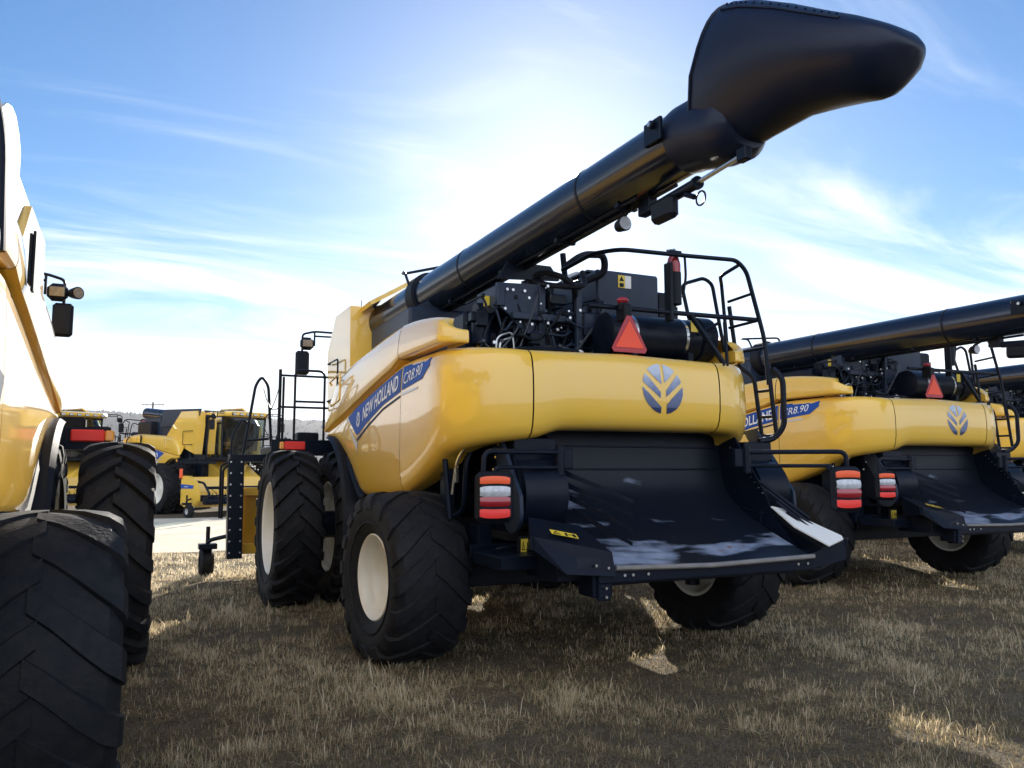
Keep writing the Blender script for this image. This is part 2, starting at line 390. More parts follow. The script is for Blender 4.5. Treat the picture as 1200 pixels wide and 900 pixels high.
def body_path(right=False):
    """stations of the wrap-round bodywork, from the left front corner round the tail to the middle of the tail"""
    st = []
    for y in [3.78,3.65,3.5,3.3,3.1,2.9,2.7,2.5,2.3,2.12,2.0,1.8,1.6,1.4,1.2,1.0,.8,.62]:
        st.append((-HW, y, -1, 0, spl(y,ZB), spl(y,ZC), 0.0, 'side'))
    for y in [.61,.45,.3,.15,0,-.12,-.25]:
        w = (.61-y)/.86
        st.append((-HW, y, -1, 0, spl(y,ZB), lerp(spl(y,ZC),2.60,w), w*.8, 'corner'))
    for k in range(1, 13):
        a = PI/2*k/12; w = .8+.2*k/12
        st.append((-HW+RC-RC*math.cos(a), YB+RC-RC*math.sin(a), -math.cos(a), -math.sin(a), spl(k/12,[(0,1.70),(.35,1.83),(.7,1.91),(1,1.925)] if right else [(0,1.685),(.4,1.77),(.75,1.815),(1,1.838)]), lerp(2.60,2.565,k/12), w, 'corner'))
    for k in range(0, 21):
        x = lerp(-HW+RC+.013, 0, k/20)
        zb = 1.925 if right else spl(x, [(-.93,1.838),(-.85,1.85),(-.62,1.915),(-.5,1.92),(0,1.925)])
        st.append((x, YB, 0, -1, zb, lerp(2.565,2.585,k/20), 1.0, 'tail'))
    return st
PATH = body_path(); PATHR = body_path(True)
def prof_at(w): return [(a[0], lerp(b[1], a[1], w)) for a, b in zip(PROF, PSIDE)]
def inset(v, w):
    p = prof_at(w); v = max(.0, min(.999, v))
    for (a,ia),(b,ib) in zip(p[1:], p[2:]):
        if v <= b and b > a: return lerp(ia, ib, (v-a)/(b-a))
    return 0
def station_pts(s, mir=1):
    x, y, nx, ny, zb, zt, w, _ = s
    return [(mir*(x-nx*i), y-ny*i, lerp(zb,zt,v)) for v, i in prof_at(w)]
def side_x(y, z):
    """x of the left side panel's outer face"""
    zb = spl(y,ZB); zt = spl(y,ZC); w = 0 if y > .61 else min(.8,(.61-y)/.86)
    return -HW + inset((z-zb)/(zt-zb), w)
def tail_y(x, z):
    return YB + inset((z-1.925)/(2.58-1.925), 1.0)

def side_decal(name, poly_yz, mat, parent, mir, off=.004, n=10):
    """decal on the side panel: ruled between an upper and a lower edge given as (y, z) tables"""
    up, lo, y0, y1 = poly_yz; mb = MB(); rows = []
    for i in range(25):
        y = lerp(y0, y1, i/24); a = pw(y, lo); b = pw(y, up); row = []
        for j in range(n):
            z = lerp(a, b, j/(n-1)); row.append((mir*(side_x(y,z)-off), y, z))
        rows.append(row)
    mb.grid(rows); return part(name, mb, mat, parent)

def side_text(name, body, mat, parent, mir, ystart, yend, zfun, h, off=.008, shear=0.0, bold=.0):
    vs, fs, w = text_polys(body, shear, bold)
    sc = abs(yend-ystart)/w; out = []
    for (u, v) in vs:
        t = u/w
        y = lerp(ystart, yend, t) if mir > 0 else lerp(yend, ystart, t)
        z = zfun(y) + v*h
        out.append((mir*(side_x(y,z)-off), y, z))
    mb = MB(); mb.add(out, fs); return part(name, mb, mat, parent)

def leaf_cells(n=84):
    """(u, v) cells of the oval leaf emblem with its veins cut out; u, v in -1..1"""
    segs = [((.05,-1.2),(0.03,-.2)),((.03,-.2),(-.02,1.2))]
    for vy, sx, ux, uy in ((-.62,-1,1.0,.86),(-.05,-1,.9,.90),(-.62,1,1.0,.92),(-.05,1,.85,.95)):
        segs.append(((0.0,vy),(sx*ux*.95,vy+uy)))
    cells = []
    for i in range(n):
        for j in range(n):
            u = -1+2*(i+.5)/n; v = -1+2*(j+.5)/n
            e = (u/.88)**2 + v**2 + .18*u*v
            if e > 1: continue
            ok = True
            for k, ((ax,ay),(bx,by)) in enumerate(segs):
                dx, dy = bx-ax, by-ay; t = max(0,min(1,((u-ax)*dx+(v-ay)*dy)/(dx*dx+dy*dy)))
                d = math.hypot(u-ax-t*dx, v-ay-t*dy)
                if d < (.125-.05*t if k > 1 else .12 - (.05 if v > 0 else 0)): ok = False; break
            if ok: cells.append((i,j))
    return cells, n

def make_combine():
    T = empty('combine_harvester')
    # ---- bodywork
    for mir in (1,-1):
        for seg, nm in (('side','side_panel'),('corner','rear_corner_panel')):
            st = [s for s in (PATH if mir > 0 else PATHR) if s[7] == seg]
            mb = MB(); mb.grid([station_pts(s, mir) for s in st]); p = part(nm, mb, M['yellow'], T)
            if seg == 'side':
                up = [(y, z-.012) for y, z in ZC]; 
                side_decal('stripe_decal', ([(.63,2.54),(1.0,2.49),(1.6,2.40),(2.3,2.29),(2.66,2.20)], [(.63,2.315),(1.2,2.235),(1.8,2.09),(2.2,1.965),(2.66,2.185)], .63, 2.66), M['blue'], p, mir)
                side_decal('navy_line_decal', ([(.63,2.285),(1.2,2.205),(1.8,2.06),(2.2,1.935),(2.23,1.93)], [(.63,2.262),(1.2,2.182),(1.8,2.03),(2.2,1.895),(2.23,1.925)], .63, 2.22), M['navy'], p, mir)
                side_decal('silver_line_decal', ([(2.22,1.90),(2.80,2.20)], [(2.16,1.80),(2.22,1.82),(2.72,2.185),(2.80,2.195)], 2.17, 2.80), M['silverline'], p, mir)
                side_text('lettering', 'NEW HOLLAND', M['letter'], p, mir, 1.98, .70, lambda y: pw(y, [(.6,2.355),(1.2,2.275),(1.7,2.175),(2.1,2.09)]), .15, bold=.02)
                # small leaf mark before the name
                cells, n = leaf_cells(40); q = MB()
                yc, zc, hw, hh = 2.17, 2.145, .085, .085
                for i, j in cells:
                    vs = []
                    for (a, b) in ((0,0),(1,0),(1,1),(0,1)):
                        u = -1+2*(i+a)/n; v = -1+2*(j+b)/n; yy = yc-u*hw*mir; zz = zc+v*hh; vs.append((mir*(side_x(yy,zz)-.008), yy, zz))
                    q.add(vs, [(0,1,2,3)])
                part('emblem', q, M['letter'], p)
                # black wheel-arch lip
                q = MB(); ys = [2.12,2.3,2.5,2.7,2.9,3.1,3.3,3.5,3.7]
                q.tube([(mir*(-HW+.05), y+.03, spl(y,ZB)-.03) for y in [2.0]+ys], [.03]+[.05]*8+[.03], 8)
                part('arch_trim', q, M['plastic'], p)
            else:
                side_decal('model_decal', ([(-.16,2.555),(.58,2.545)], [(-.16,2.47),(.0,2.375),(.58,2.325)], -.16, .585), M['blue'], p, mir)
                side_text('lettering', 'CR8.90', M['letter'], p, mir, .53, .03, lambda y: pw(y, [(-.1,2.43),(.5,2.375)]), .10, shear=.2, bold=0)
                side_decal('silver_line_decal', ([(.12,2.318),(.58,2.305)], [(.12,2.30),(.58,2.275)], .12, .585), M['silverline'], p, mir)
    mb = MB(); tail = [s for s in PATH if s[7] == 'tail']
    mb.grid([station_pts(s, 1) for s in tail] + [station_pts(s, -1) for s in [q for q in PATHR if q[7] == 'tail'][-2::-1]])
    hood = part('rear_hood', mb, M['yellow'], T)
    cells, n = leaf_cells(); q = MB()
    for i, j in cells:
        vs = []
        for (a, b) in ((0,0),(1,0),(1,1),(0,1)):
            u = -1+2*(i+a)/n; v = -1+2*(j+b)/n; x = .31+u*.235; z = 2.285+v*.215; vs.append((x, tail_y(x,z)-.004, z))
        q.add(vs, [(0,1,2,3)])
    part('emblem', q, M['logo'], hood)
    q = MB()
    for x in (.98, 1.02):
        q.bx(x-.01, x+.01, YB-.02, YB+.0, 2.52, 2.55)
    part('hood_latch', q, M['plastic'], hood)

    # ---- upper side panels with the rounded hump
    PT = [(-.60,2.72),(-.52,2.775),(-.40,2.84),(-.1,2.90),(.4,2.955),(.75,2.97),(1.7,2.92),(2.6,2.85),(3.2,2.76),(3.5,2.62),(3.7,2.40),(3.80,2.14)]
    PU = [(0,.12),(0,.045),(.02,.018),(.05,.0),(.16,-.010),(.4,-.006),(.65,.008),(.80,.022),(.90,.045),(.955,.08),(.985,.12),(1.0,.18),(1.0,.30)]
    for mir in (1,-1):
        a_st, b_st = [], []
        X0 = -HW-.020
        for y in [3.80,3.74,3.65,3.55,3.4,3.2,3.0,2.7,2.4,2.1,1.8,1.5,1.2,.9,.64]: a_st.append((X0,y,-1,0))
        for y in [.625,.5,.35,.2,.05,-.1,-.25,-.38]: b_st.append((X0,y,-1,0))
        rr = .19
        for k in range(1,11):
            a = PI/2*k/10; b_st.append((X0+rr-rr*math.cos(a), -.40-rr*math.sin(a), -math.cos(a), -math.sin(a)))
        b_st += [(-1.36,-.592,0,-1)]
        for nm, st in (('upper_side_panel',a_st),('hump_cover',b_st)):
            mb = MB(); rows = []
            for (x,y,nx,ny) in st:
                zb = spl(y,ZC)+.012 if y > .64 else 2.615; zt = spl(y,PT)
                if y > 3.5: zb = spl(y,ZC)+.005
                k = min(1,(zt-zb)/.42)
                rows.append([(mir*(x-nx*i*(k if v>.5 else 1)), y-ny*i*k, lerp(zb,zt,v)) for v,i in PU])
            if nm == 'hump_cover': rows.append([(x,y+.5,z) for x,y,z in rows[-1]])
            mb.grid(rows)
            p = part(nm, mb, M['yellow'], T)
            if nm == 'upper_side_panel':
                q = MB(); q.pipe([(mir*-1.60,3.3,2.62),(mir*-1.63,3.3,2.66),(mir*-1.63,2.75,2.72),(mir*-1.63,2.75,2.4),(mir*-1.63,3.2,2.36)], .012, 6, .05)
                part('grab_handle', q, M['yellow'], p)
                if mir > 0: continue
                q = MB(); q.bx(mir*-1.585, mir*-1.60, .95, 1.05, 2.62, 2.9); q.bx(mir*-1.60, mir*-1.615, .97, 1.03, 2.58, 2.92)
                part('latch_slot', q, M['plastic'], p)

    # ---- tall yellow panel beside the grain tank, the tank and its covers
    for mir in (1,-1):
        ox = .11 if mir < 0 else 0
        mb = MB(); mb.prism([(3.15,2.70),(4.35,2.15),(4.45,3.2),(4.0,3.62),(3.2,3.62)] if mir > 0 else [(2.3,2.80),(4.35,2.15),(4.5,3.2),(4.45,3.72),(3.35,3.74)], mir*.30, 'yz', -1.42 if mir > 0 else 1.31)
        p = part('cab_side_panel', mb, M['yellow'], T)
        q = MB(); q.pipe([(mir*(-1.43+ox),4.2,3.0),(mir*(-1.47+ox),4.2,3.0),(mir*(-1.47+ox),3.6,3.0),(mir*(-1.47+ox),3.6,2.5),(mir*(-1.47+ox),4.2,2.5),(mir*(-1.43+ox),4.2,2.5)], .012, 6, .06)
        part('grab_handle', q, M['plastic'], p)
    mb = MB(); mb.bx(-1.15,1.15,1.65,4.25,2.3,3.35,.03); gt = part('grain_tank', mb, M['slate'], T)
    q = MB()
    q.slab([(1.22,1.75,3.22),(1.22,4.3,3.22),(1.24,4.62,3.80),(1.24,2.0,3.88)], .02)
    flap = MB(); flap.slab([(1.24,1.9,3.88),(1.24,2.95,3.86),(1.25,2.86,4.0),(1.255,2.70,4.08),(1.26,2.45,4.13),(1.26,2.25,4.12),(1.26,2.05,4.06),(1.25,1.93,3.98)], .02)
    for k in range(22):
        t = k/21; p = Vector((1.262, lerp(2.1,4.5,t), lerp(3.84,3.78,t))); q.tube([p, p+Vector((.006,0,0))], .010, 6)
    part('tank_extension', q, M['grey'], gt); part('tank_flap', flap, M['grey'], gt)
    q = MB(); q.slab([(-1.30,2.75,3.60),(-1.30,4.25,3.56),(-.68,4.25,3.95),(-.68,2.75,3.97)], .05); part('tank_cover', q, M['yellow'], gt)
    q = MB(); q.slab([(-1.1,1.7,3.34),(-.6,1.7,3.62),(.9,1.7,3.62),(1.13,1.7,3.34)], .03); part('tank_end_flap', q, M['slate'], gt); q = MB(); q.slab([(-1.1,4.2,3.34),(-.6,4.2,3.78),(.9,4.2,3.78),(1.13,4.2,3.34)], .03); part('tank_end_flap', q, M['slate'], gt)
    # ---- hidden inner structure that closes the body
    mb = MB(); mb.bx(-1.22,1.22,.55,3.9,1.15,2.45,.03); mb.bx(-1.2,1.2,-.45,.55,1.95,2.47,.03); mb.bx(-.75,.75,-.4,3.6,.95,1.9,.03)
    mb.bx(-1.0,1.0,3.5,4.4,1.0,2.1,.03); mb.bx(-.95,-.65,-.2,3.4,.75,.95,.02); mb.bx(.65,.95,-.2,3.4,.75,.95,.02); mb.bx(-.62,.62,.5,3.2,.62,1.0,.05)
    part('chassis', mb, M['black'], T)
    mb = MB(); mb.bx(-1.28,1.25,-.42,1.64,2.47,2.50); part('engine_deck', mb, M['plastic'], T)
    # feeder house, front and rear axles
    mb = MB(); mb.loft([[(-.75,4.2,1.3),(.75,4.2,1.3),(.75,4.2,2.0),(-.75,4.2,2.0)],[(-.75,5.7,.45),(.75,5.7,.45),(.75,5.7,1.15),(-.75,5.7,1.15)]]); part('feeder_house', mb, M['yellow'], T)
    mb = MB(); mb.box((0,0,.72),(2.55,.2,.22)); mb.box((0,0,.95),(.5,.4,.3)); mb.tube([(-1.1,.2,.68),(1.1,.2,.68)],.05); mb.tube([(-.95,.25,.7),(-1.3,.1,.72)],.035); mb.tube([(.95,.25,.7),(1.3,.1,.72)],.035)
    for sx in (-1,1): mb.tube([(sx*1.25,0,.48),(sx*1.25,0,1.0)],.07,10)
    part('rear_axle', mb, M['black'], T)
    mb = MB(); mb.tube([(-1.9,3.5,.93),(1.9,3.5,.93)],.16,16); 
    for sx in (-1,1): mb.box((sx*.95,3.5,1.0),(.3,.5,.6),None,.05)
    part('front_axle', mb, M['black'], T)

    # ---- wheels
    rt = make_tyre(.715,.66,.345,16,lug=.026,lw=.12,sweep=-.42); ft = make_tyre(.925,.54,.53,21,lug=.055,lw=.09,sweep=-.30)
    for sx in (-1,1):
        w = empty('wheel', T, (sx*1.63,.22 if sx < 0 else .18,.70), (0,0,R(6)))
        ty = put('tyre', rt, w); part('lettering', sidewall_text('-26', sx), M['rubber'], ty); put('rim', make_rim(.345,.66,sx,.02), w)
        for x in (2.05,1.36):
            w = empty('wheel', T, (sx*x,3.5,.905)); put('tyre', ft, w, rot=(R(3+x*4),0,0)); put('rim', make_rim(.53,.54,sx,.02 if x > 2 else .12,12), w)
        # rear mudguard of the front wheels
        q = MB(); rows = []
        for k in range(15):
            a = lerp(R(95), R(188), k/14); rad = 1.10
            y = 3.5+rad*math.cos(a); z = .92+rad*math.sin(a)
            rows.append([(sx*1.2,y,z),(sx*1.60,y,z),(sx*1.64,y+.02,z-.03)])
        q.grid(rows); part('mudguard', q, M['plastic'], T)

    # ---- unloading auger
    A = Vector((-1.10,4.25,3.32)); B = Vector((-.20,-2.05,3.985)); D = (B-A).normalized()
    def at(y): return A + (B-A)*((y-A.y)/(B.y-A.y))
    mb = MB(); mb.tube([A, at(3), at(1.2), at(-1), B], .236, 40); 
    au = part('unloading_auger', mb, M['auger'], T)
    q = MB()
    for y, r, l in ((2.05,.275,.16),(3.35,.268,.10)):
        p = at(y); q = MB(); q.tube([p-D*l/2, p-D*l/2+D*.001, p+D*l/2-D*.001, p+D*l/2],[r-.03,r,r,r-.03],40); part('clamp_ring', q, M['plastic'], au)
    for y in (1.0,-.95,):
        p = at(y); q = MB(); q.tube([p-D*.012,p+D*.012],.240,40); part('joint_ring', q, M['plastic'], au)
    q = MB(); p = at(2.05)
    q.pipe([p+Vector((-.23,0,.08)), p+Vector((-.27,.1,.30)), p+Vector((-.22,.35,.33)), p+Vector((.1,-.2,.33)), p+Vector((.08,-.25,.2))], .016, 8, .06); part('cable_hoop', q, M['black'], au)
    q = MB(); q.tube([A+D*.3+Vector((0,0,.0)), A, A+Vector((.03,.18,-.12)), A+Vector((.1,.2,-.5)), A+Vector((.12,.15,-1.0))],[.225,.24,.25,.25,.25],28); part('elbow', q, M['auger'], au)
    q = MB()   # pipes under the tube
    q.tube([at(2.0)+Vector((.05,0,-.25)), at(-1.8)+Vector((.05,0,-.25))], .016, 8); q.tube([at(1.8)+Vector((-.06,0,-.245)), at(-1.5)+Vector((-.06,0,-.245))], .012, 8)
    for y in (1.4,.4,-.5,-1.3): q.box(at(y)+Vector((0,0,-.235)), (.2,.05,.05))
    part('hydraulic_pipes', q, M['black'], au)
    # spout: drooping scoop
    STN = [((-2.57,4.69),(-2.12,3.80),.30),((-2.64,4.685),(-2.34,3.74),.33),((-2.78,4.62),(-2.62,3.78),.335),((-3.02,4.47),(-2.92,3.81),.325),((-3.25,4.31),(-3.15,3.775),.305),((-3.43,4.19),(-3.30,3.745),.28),((-3.55,4.10),(-3.40,3.72),.25),((-3.625,4.03),(-3.46,3.715),.21),((-3.665,3.97),(-3.52,3.735),.16),((-3.68,3.93),(-3.57,3.77),.10),((-3.675,3.905),(-3.60,3.81),.03)]
    q = MB(); rings = []
    for (ty,tz),(by,bz),hw in STN:
        cx = -.20+.14*(-2.05-(ty+by)/2)
        ring = []
        for k in range(32):
            a = 2*PI*k/32; c = math.cos(a); s_ = math.sin(a); e = .62
            u = math.copysign(abs(c)**e, c); v = math.copysign(abs(s_)**e, s_)
            t = (v+1)/2; ring.append((cx+u*hw*(1-.42*max(0,-v)), lerp(by,ty,t), lerp(bz,tz,t)))
        rings.append(ring)
    q.loft(rings); q.tube([at(-1.95), at(-2.0), at(-2.1)+Vector((0,0,-.01)), Vector((-.155,-2.34,3.935)), Vector((-.15,-2.46,3.92)), Vector((-.148,-2.52,3.925)), Vector((-.147,-2.54,3.93))],[.24,.25,.255,.258,.25,.20,.10],32); SPQ = q; q = MB()
    r0 = [Vector(p) for p in rings[2]]; c0 = sum(r0, Vector())/len(r0)
    seam = []
    for i in range(1,6):
        rg = rings[i]; seam.append(Vector(rg[12])+Vector((-.006,0,.0)))
    SPQ.tube(seam, .010, 6)
    for i in range(1,5):
        for t in (0,.25,.5,.75):
            p = Vector(rings[i][11]).lerp(Vector(rings[i+1][11]), t); SPQ.tube([p, p+Vector((-.006,-.002,.004))], .007, 6)
    SPQ.tube([Vector(rings[0][k])+Vector((-.004,.0,0)) for k in range(8,22)], .012, 6); sp = part('spout', SPQ, M['spout'], au, 40)
    p = at(-1.93)+Vector((-.262,0,.04)); q.box(p, (.03,.20,.17)); q.tube([p+Vector((-.02,-.02,.04)), p+Vector((-.045,-.02,.04))], .03, 12)
    part('hinge_bracket', q, M['black'], au)
    q = MB(); p = at(-1.93)+Vector((-.262,0,.04)); q.tube([p+Vector((-.046,-.02,.04)), p+Vector((-.056,-.02,.04))], .018, 8); part('hinge_bolt', q, M['steel'], au)
    # tilt cylinder below the tube
    q = MB(); a_ = Vector((-.22,-1.55,3.60)); b_ = Vector((-.26,-2.12,3.60)); c_ = Vector((-.28,-2.62,3.62))
    q.tube([a_, b_], .040, 14); q.tube([b_, b_+(c_-b_)*.06], .048, 14); q.box(a_+Vector((0,.08,.07)), (.08,.16,.2))
    q.tube([b_+Vector((0,.12,-.04)), b_+Vector((0,.02,-.09))], .02, 8)
    ring = [b_+Vector((0,.05*math.cos(t)-.05,.05*math.sin(t)-.12)) for t in np.linspace(0,2*PI,20)]; q.tube(ring, .007, 6)
    cy = part('tilt_cylinder', q, M['black'], au)
    q = MB(); q.tube([b_, c_], .017, 10); part('piston_rod', q, M['steel'], cy); q = MB(); q.box(c_+Vector((0,-.02,.0)), (.06,.09,.09)); part('rod_end', q, M['black'], cy)
    q = MB(); q.box((-.30,-1.80,3.50),(.10,.26,.17),None,.03); q.box((-.28,-1.70,3.57),(.05,.08,.06)); part('work_lamp', q, M['plastic'], au)
    q = MB(); c = Vector((-.30,-1.24,3.55)); q.tube([c+Vector((0,.06,.03)), c+Vector((0,.05,.0)), c+Vector((-.0,-.03,0)), c+Vector((0,-.035,0))], [.02,.05,.062,.055], 20)
    q.tube([c+Vector((0,.03,.03)), c+Vector((.02,-.05,.1)), c+Vector((.03,-.2,.14))], .016, 8); wl = part('round_lamp', q, M['plastic'], au)
    q = MB(); q.tube([c+Vector((0,-.034,0)), c+Vector((0,-.040,0))], .052, 20); part('lens', q, M['clear'], wl)
    # cradle below the auger
    q = MB(); p = at(.25)
    q.tube([(-.35,.28,2.5),(-.42,.28,3.4)], .05, 10); q.tube([(-.1,.28,2.5),(-.18,.28,3.35)], .05, 10)
    q.slab([(-.75,.24,3.38),(-.10,.24,3.42),(-.20,.24,3.55),(-.65,.24,3.55)], .05); q.tube([(-.02,.22,3.40),(-.05,.22,3.7)], .03, 8)
    part('auger_cradle', q, M['black'], T)

    # ---- engine deck machinery
    mb = MB(); mb.bx(.35,1.10,.25,1.5,2.5,3.60,.02); mb.bx(.33,1.12,.4,1.3,3.60,3.625)
    e = part('engine_cover', mb, M['slate'], T)
    q = MB(); q.bx(.60,.68,.243,.249,3.43,3.56,.001); q.cur = 1; q.prism([(.61,3.50),(.67,3.50),(.64,3.55)], -.002, 'xz', .242); q.bx(.615,.665,.2405,.2425,3.44,3.48,.0005); q.cur = 2; q.bx(.683,.755,.243,.249,3.43,3.56,.001); part('warning_sticker', q, [M['sticker'], M['plastic'], M['white']], e)
    q = MB(); 
    for k in range(6): q.bx(.37,1.08,.235,.25,2.62+k*.045,2.635+k*.045)
    part('louvre', q, M['black'], e)
    mb = MB(); mb.bx(1.11,1.38,.3,1.3,2.5,3.45,.03); mb.bx(1.12,1.36,.28,.3,2.6,3.3); part('radiator_box', mb, M['plastic'], T)
    mb = MB(); mb.tube([(.12,-.22,2.85),(.13,-.22,2.85),(1.12,-.22,2.85),(1.13,-.22,2.85)],[.17,.20,.20,.18],28); mb.tube([(1.13,-.22,2.86),(1.14,-.22,2.86),(1.29,-.22,2.86),(1.30,-.22,2.86)],[.2,.225,.225,.2],28)
    for x in (.35,.98): mb.bx(x-.03,x+.03,-.42,-.02,2.5,2.7)
    ac = part('air_cleaner', mb, M['black'], T)
    q = MB(); 
    for x in (.38,.95): q.tube([(x-.015,-.22,2.85),(x+.015,-.22,2.85)],.204,28)
    part('strap', q, M['steel'], ac)
    q = MB(); q.bx(.98,1.06,-.425,-.42,2.90,3.02,.001); part('warning_sticker', q, M['sticker'], ac)
    mb = MB()   # mounting plates and posts left of the engine
    mb.prism([(-.80,3.32),(-.36,3.34),(-.36,3.05),(-.30,2.72),(-.36,2.68),(-.66,3.02),(-.80,3.12)], .03, 'xz', .12)
    mb.bx(-.80,-.72,.1,.6,3.10,3.30); mb.bx(-.37,-.30,.1,.6,2.5,3.36); mb.bx(-.02,.04,.0,.06,2.5,3.35); mb.bx(-.66,-.04,.05,.12,2.98,3.05); mb.bx(-.64,-.1,.3,.35,3.2,3.28); mb.bx(.04,.34,.1,.18,3.1,3.16)
    pl = part('mounting_plate', mb, M['slate'], T)
    q = MB()
    for x, z in ((-.70,3.26),(-.64,3.26),(-.52,3.26),(-.335,3.3),(-.335,2.95),(-.34,2.66),(.01,3.1),(.01,2.8),(.01,2.7),(-.1,3.02)): q.tube([(x,.125 if x < -.4 else .0,z),(x,.10 if x < -.4 else -.012,z)],.014,8)
    part('bolt', q, M['steel'], pl)
    mb = MB()   # engine block and ancillaries
    mb.bx(-.95,.3,.55,1.62,2.5,3.12,.03); mb.bx(-1.02,-.7,.3,.9,2.5,2.9,.03); mb.bx(-.62,-.42,.3,.55,2.55,2.95,.02); mb.bx(-.28,-.08,.2,.5,2.72,2.94,.02); mb.tube([(-.85,.5,3.1),(-.2,.5,3.2)],.09,14); mb.tube([(-.9,.25,2.75),(-.9,.25,3.05)],.09,14); mb.tube([(-.2,.1,2.58),(.05,.1,2.58)],.06,12)
    rnd = random.Random(3)
    for k in range(26):
        x = rnd.uniform(-1.0,.25); y = rnd.uniform(.18,.5); z = rnd.uniform(2.55,3.2); s_ = rnd.uniform(.03,.09)
        mb.box((x,y,z),(s_*1.4,s_,s_)) if k % 2 else mb.tube([(x,y,z),(x+rnd.uniform(-.2,.2),y,z+rnd.uniform(-.15,.2))],s_*.3,8)
    part('engine', mb, M['black'], T)
    mb = MB()
    for k in range(7):
        x = -1.0+k*.17; mb.pipe([(x,.3,2.52),(x+.02,.12,2.6+.05*(k%3)),(x+.1,.1,2.9+.08*(k%2)),(x+.25,.3,3.05)], .014, 6, .1)
    mb.pipe([(-.55,.6,3.0),(-.35,.15,3.5),(-.1,-.1,3.35),(.05,.15,3.15),(.15,.3,2.9)], .03, 10, .2)
    mb.pipe([(-.40,.3,3.42),(-.30,-.02,3.30),(.05,-.05,3.32),(.1,.1,3.5)], .028, 10, .15)
    mb.pipe([(-.05,.2,3.55),(.10,.1,3.68),(.38,.15,3.72),(.42,.2,3.55),(.2,.3,3.45),(.05,.3,3.4)], .036, 12, .12)
    part('hoses', mb, M['plastic'], T)
    mb = MB(); mb.pipe([(-.82,.10,2.52),(-.82,.08,2.80),(-.66,.08,2.86),(-.62,.08,2.52)], .012, 8, .06); mb.pipe([(-.79,.07,2.52),(-.79,.07,2.76),(-.68,.07,2.80)], .012, 8, .05);     part('metal_pipes', mb, M['steel'], T)
    mb = MB(); mb.tube([(-.50,-.28,2.52),(-.50,-.28,2.64)],.085,20); mb.tube([(-.50,-.28,2.66),(-.50,-.28,2.68)],.09,20); part('filler_cap', mb, M['plastic'], T)
    mb = MB()
    for (x,y,z,w,h) in ((-.93,.295,2.70,.07,.08),(-.86,.29,3.12,.09,.10)): mb.bx(x,x+w,y-.004,y,z,z+h,.001)
    part('warning_sticker', mb, M['sticker'], T)
    mb = MB(); mb.tube([(-.17,-.30,2.62),(-.17,-.31,2.62)],.05,20); part('gauge', mb, M['white'], T)
    rw = random.Random(12)
    for k in range(22):
        q = MB(); x0 = rw.uniform(-1.05,.30); z0 = rw.uniform(2.55,3.30); x1 = min(.32, x0+rw.uniform(.1,.7)); z1 = rw.uniform(2.55,3.30); y0 = rw.uniform(-.02,.16)
        q.pipe([(x0,.45,z0),(x0,y0,z0),(lerp(x0,x1,.3),y0-.03,min(z0,z1)-rw.uniform(.0,.18)),(lerp(x0,x1,.8),y0-.02,lerp(z0,z1,.7)-.05),(x1,y0,z1),(x1,.45,z1+.02)], rw.uniform(.006,.014), 6, .12)
        q.box((x0,y0,z0),(.035,.03,.035)); part('hose', q, M[rw.choice(['plastic','slate','wire','plastic'])], T)
    for k in range(14):
        q = MB(); x = rw.uniform(-1.0,.3); z = rw.uniform(2.58,3.28); q.tube([(x,.02,z),(x,.0,z)], rw.uniform(.008,.016), 8); part('bolt', q, M['steel'], T)
    for (x,y,z,a,b,c) in ((-.93,.16,2.98,.12,.05,.16),(-.18,.08,3.20,.16,.05,.10),(.17,.06,2.98,.18,.05,.22),(-.46,.02,2.80,.10,.06,.12),(.20,.02,2.66,.14,.08,.14)):
        q = MB(); q.box((x,y,z),(a,b,c),None,.012); part('control_box', q, M[rw.choice(['slate','black'])], T)
    # fire extinguisher on the rear rail
    mb = MB(); c = Vector((.72,-.52,0)); mb.tube([c+Vector((0,0,3.12)), c+Vector((0,0,3.13)), c+Vector((0,0,3.50)), c+Vector((0,0,3.56)), c+Vector((0,0,3.60))],[.05,.065,.065,.05,.025],20)
    fe = part('fire_extinguisher', mb, M['redtank'], T)
    q = MB(); q.tube([c+Vector((0,0,3.12)), c+Vector((0,0,3.42))],.069,20); q.box(c+Vector((.02,0,3.62)),(.14,.03,.035)); q.pipe([c+Vector((.03,0,3.60)),c+Vector((.13,0,3.62)),c+Vector((.14,0,3.4)),c+Vector((.10,0,3.2))],.012,8,.05); q.bx(.62,.66,-.6,-.5,2.95,3.5); part('holder', q, M['plastic'], fe)
    q = MB(); q.tube([c+Vector((-.07,-.0,3.625)), c+Vector((.02,0,3.645))],.012,8); part('lever', q, M['steel'], fe)
    # guard rails round the deck
    mb = MB(); r_ = .021
    mb.pipe([(-.12,.1,3.50),(-.05,-.35,3.56),(.1,-.58,3.56),(.8,-.60,3.575),(1.40,-.60,3.60),(1.50,-.62,3.50),(1.66,-.66,2.85),(1.68,-.68,2.4)], r_, 10, .10)
    mb.pipe([(-.22,-.55,3.03),(.8,-.58,3.03),(1.60,-.62,3.03)], .023, 10)
    mb.tube([(.86,-.58,3.02),(1.20,-.62,2.58)], .026, 10)
    mb.pipe([(.86,-.55,3.0),(.86,-.45,3.34),(1.18,-.38,3.45),(1.28,-.38,3.40),(1.36,-.40,2.9),(1.42,-.42,2.55)], .018, 10, .08)
    mb.pipe([(1.42,-.60,3.55),(1.28,-.5,3.45),(1.42,-.35,3.42),(1.46,-.38,2.6)], .018, 10, .06)
    mb.tube([(1.30,-.55,2.55),(1.30,-.52,3.0)], .016, 8)
    mb.tube([(1.0,-.5,2.86),(1.28,-.45,3.0)], .016, 8)
    part('guard_rail', mb, M['black'], T)
    mb = MB()   # ladder over the right rear corner
    mb.pipe([(1.68,-.68,2.6),(1.70,-.70,2.2),(1.72,-.72,1.9)], .021, 10)
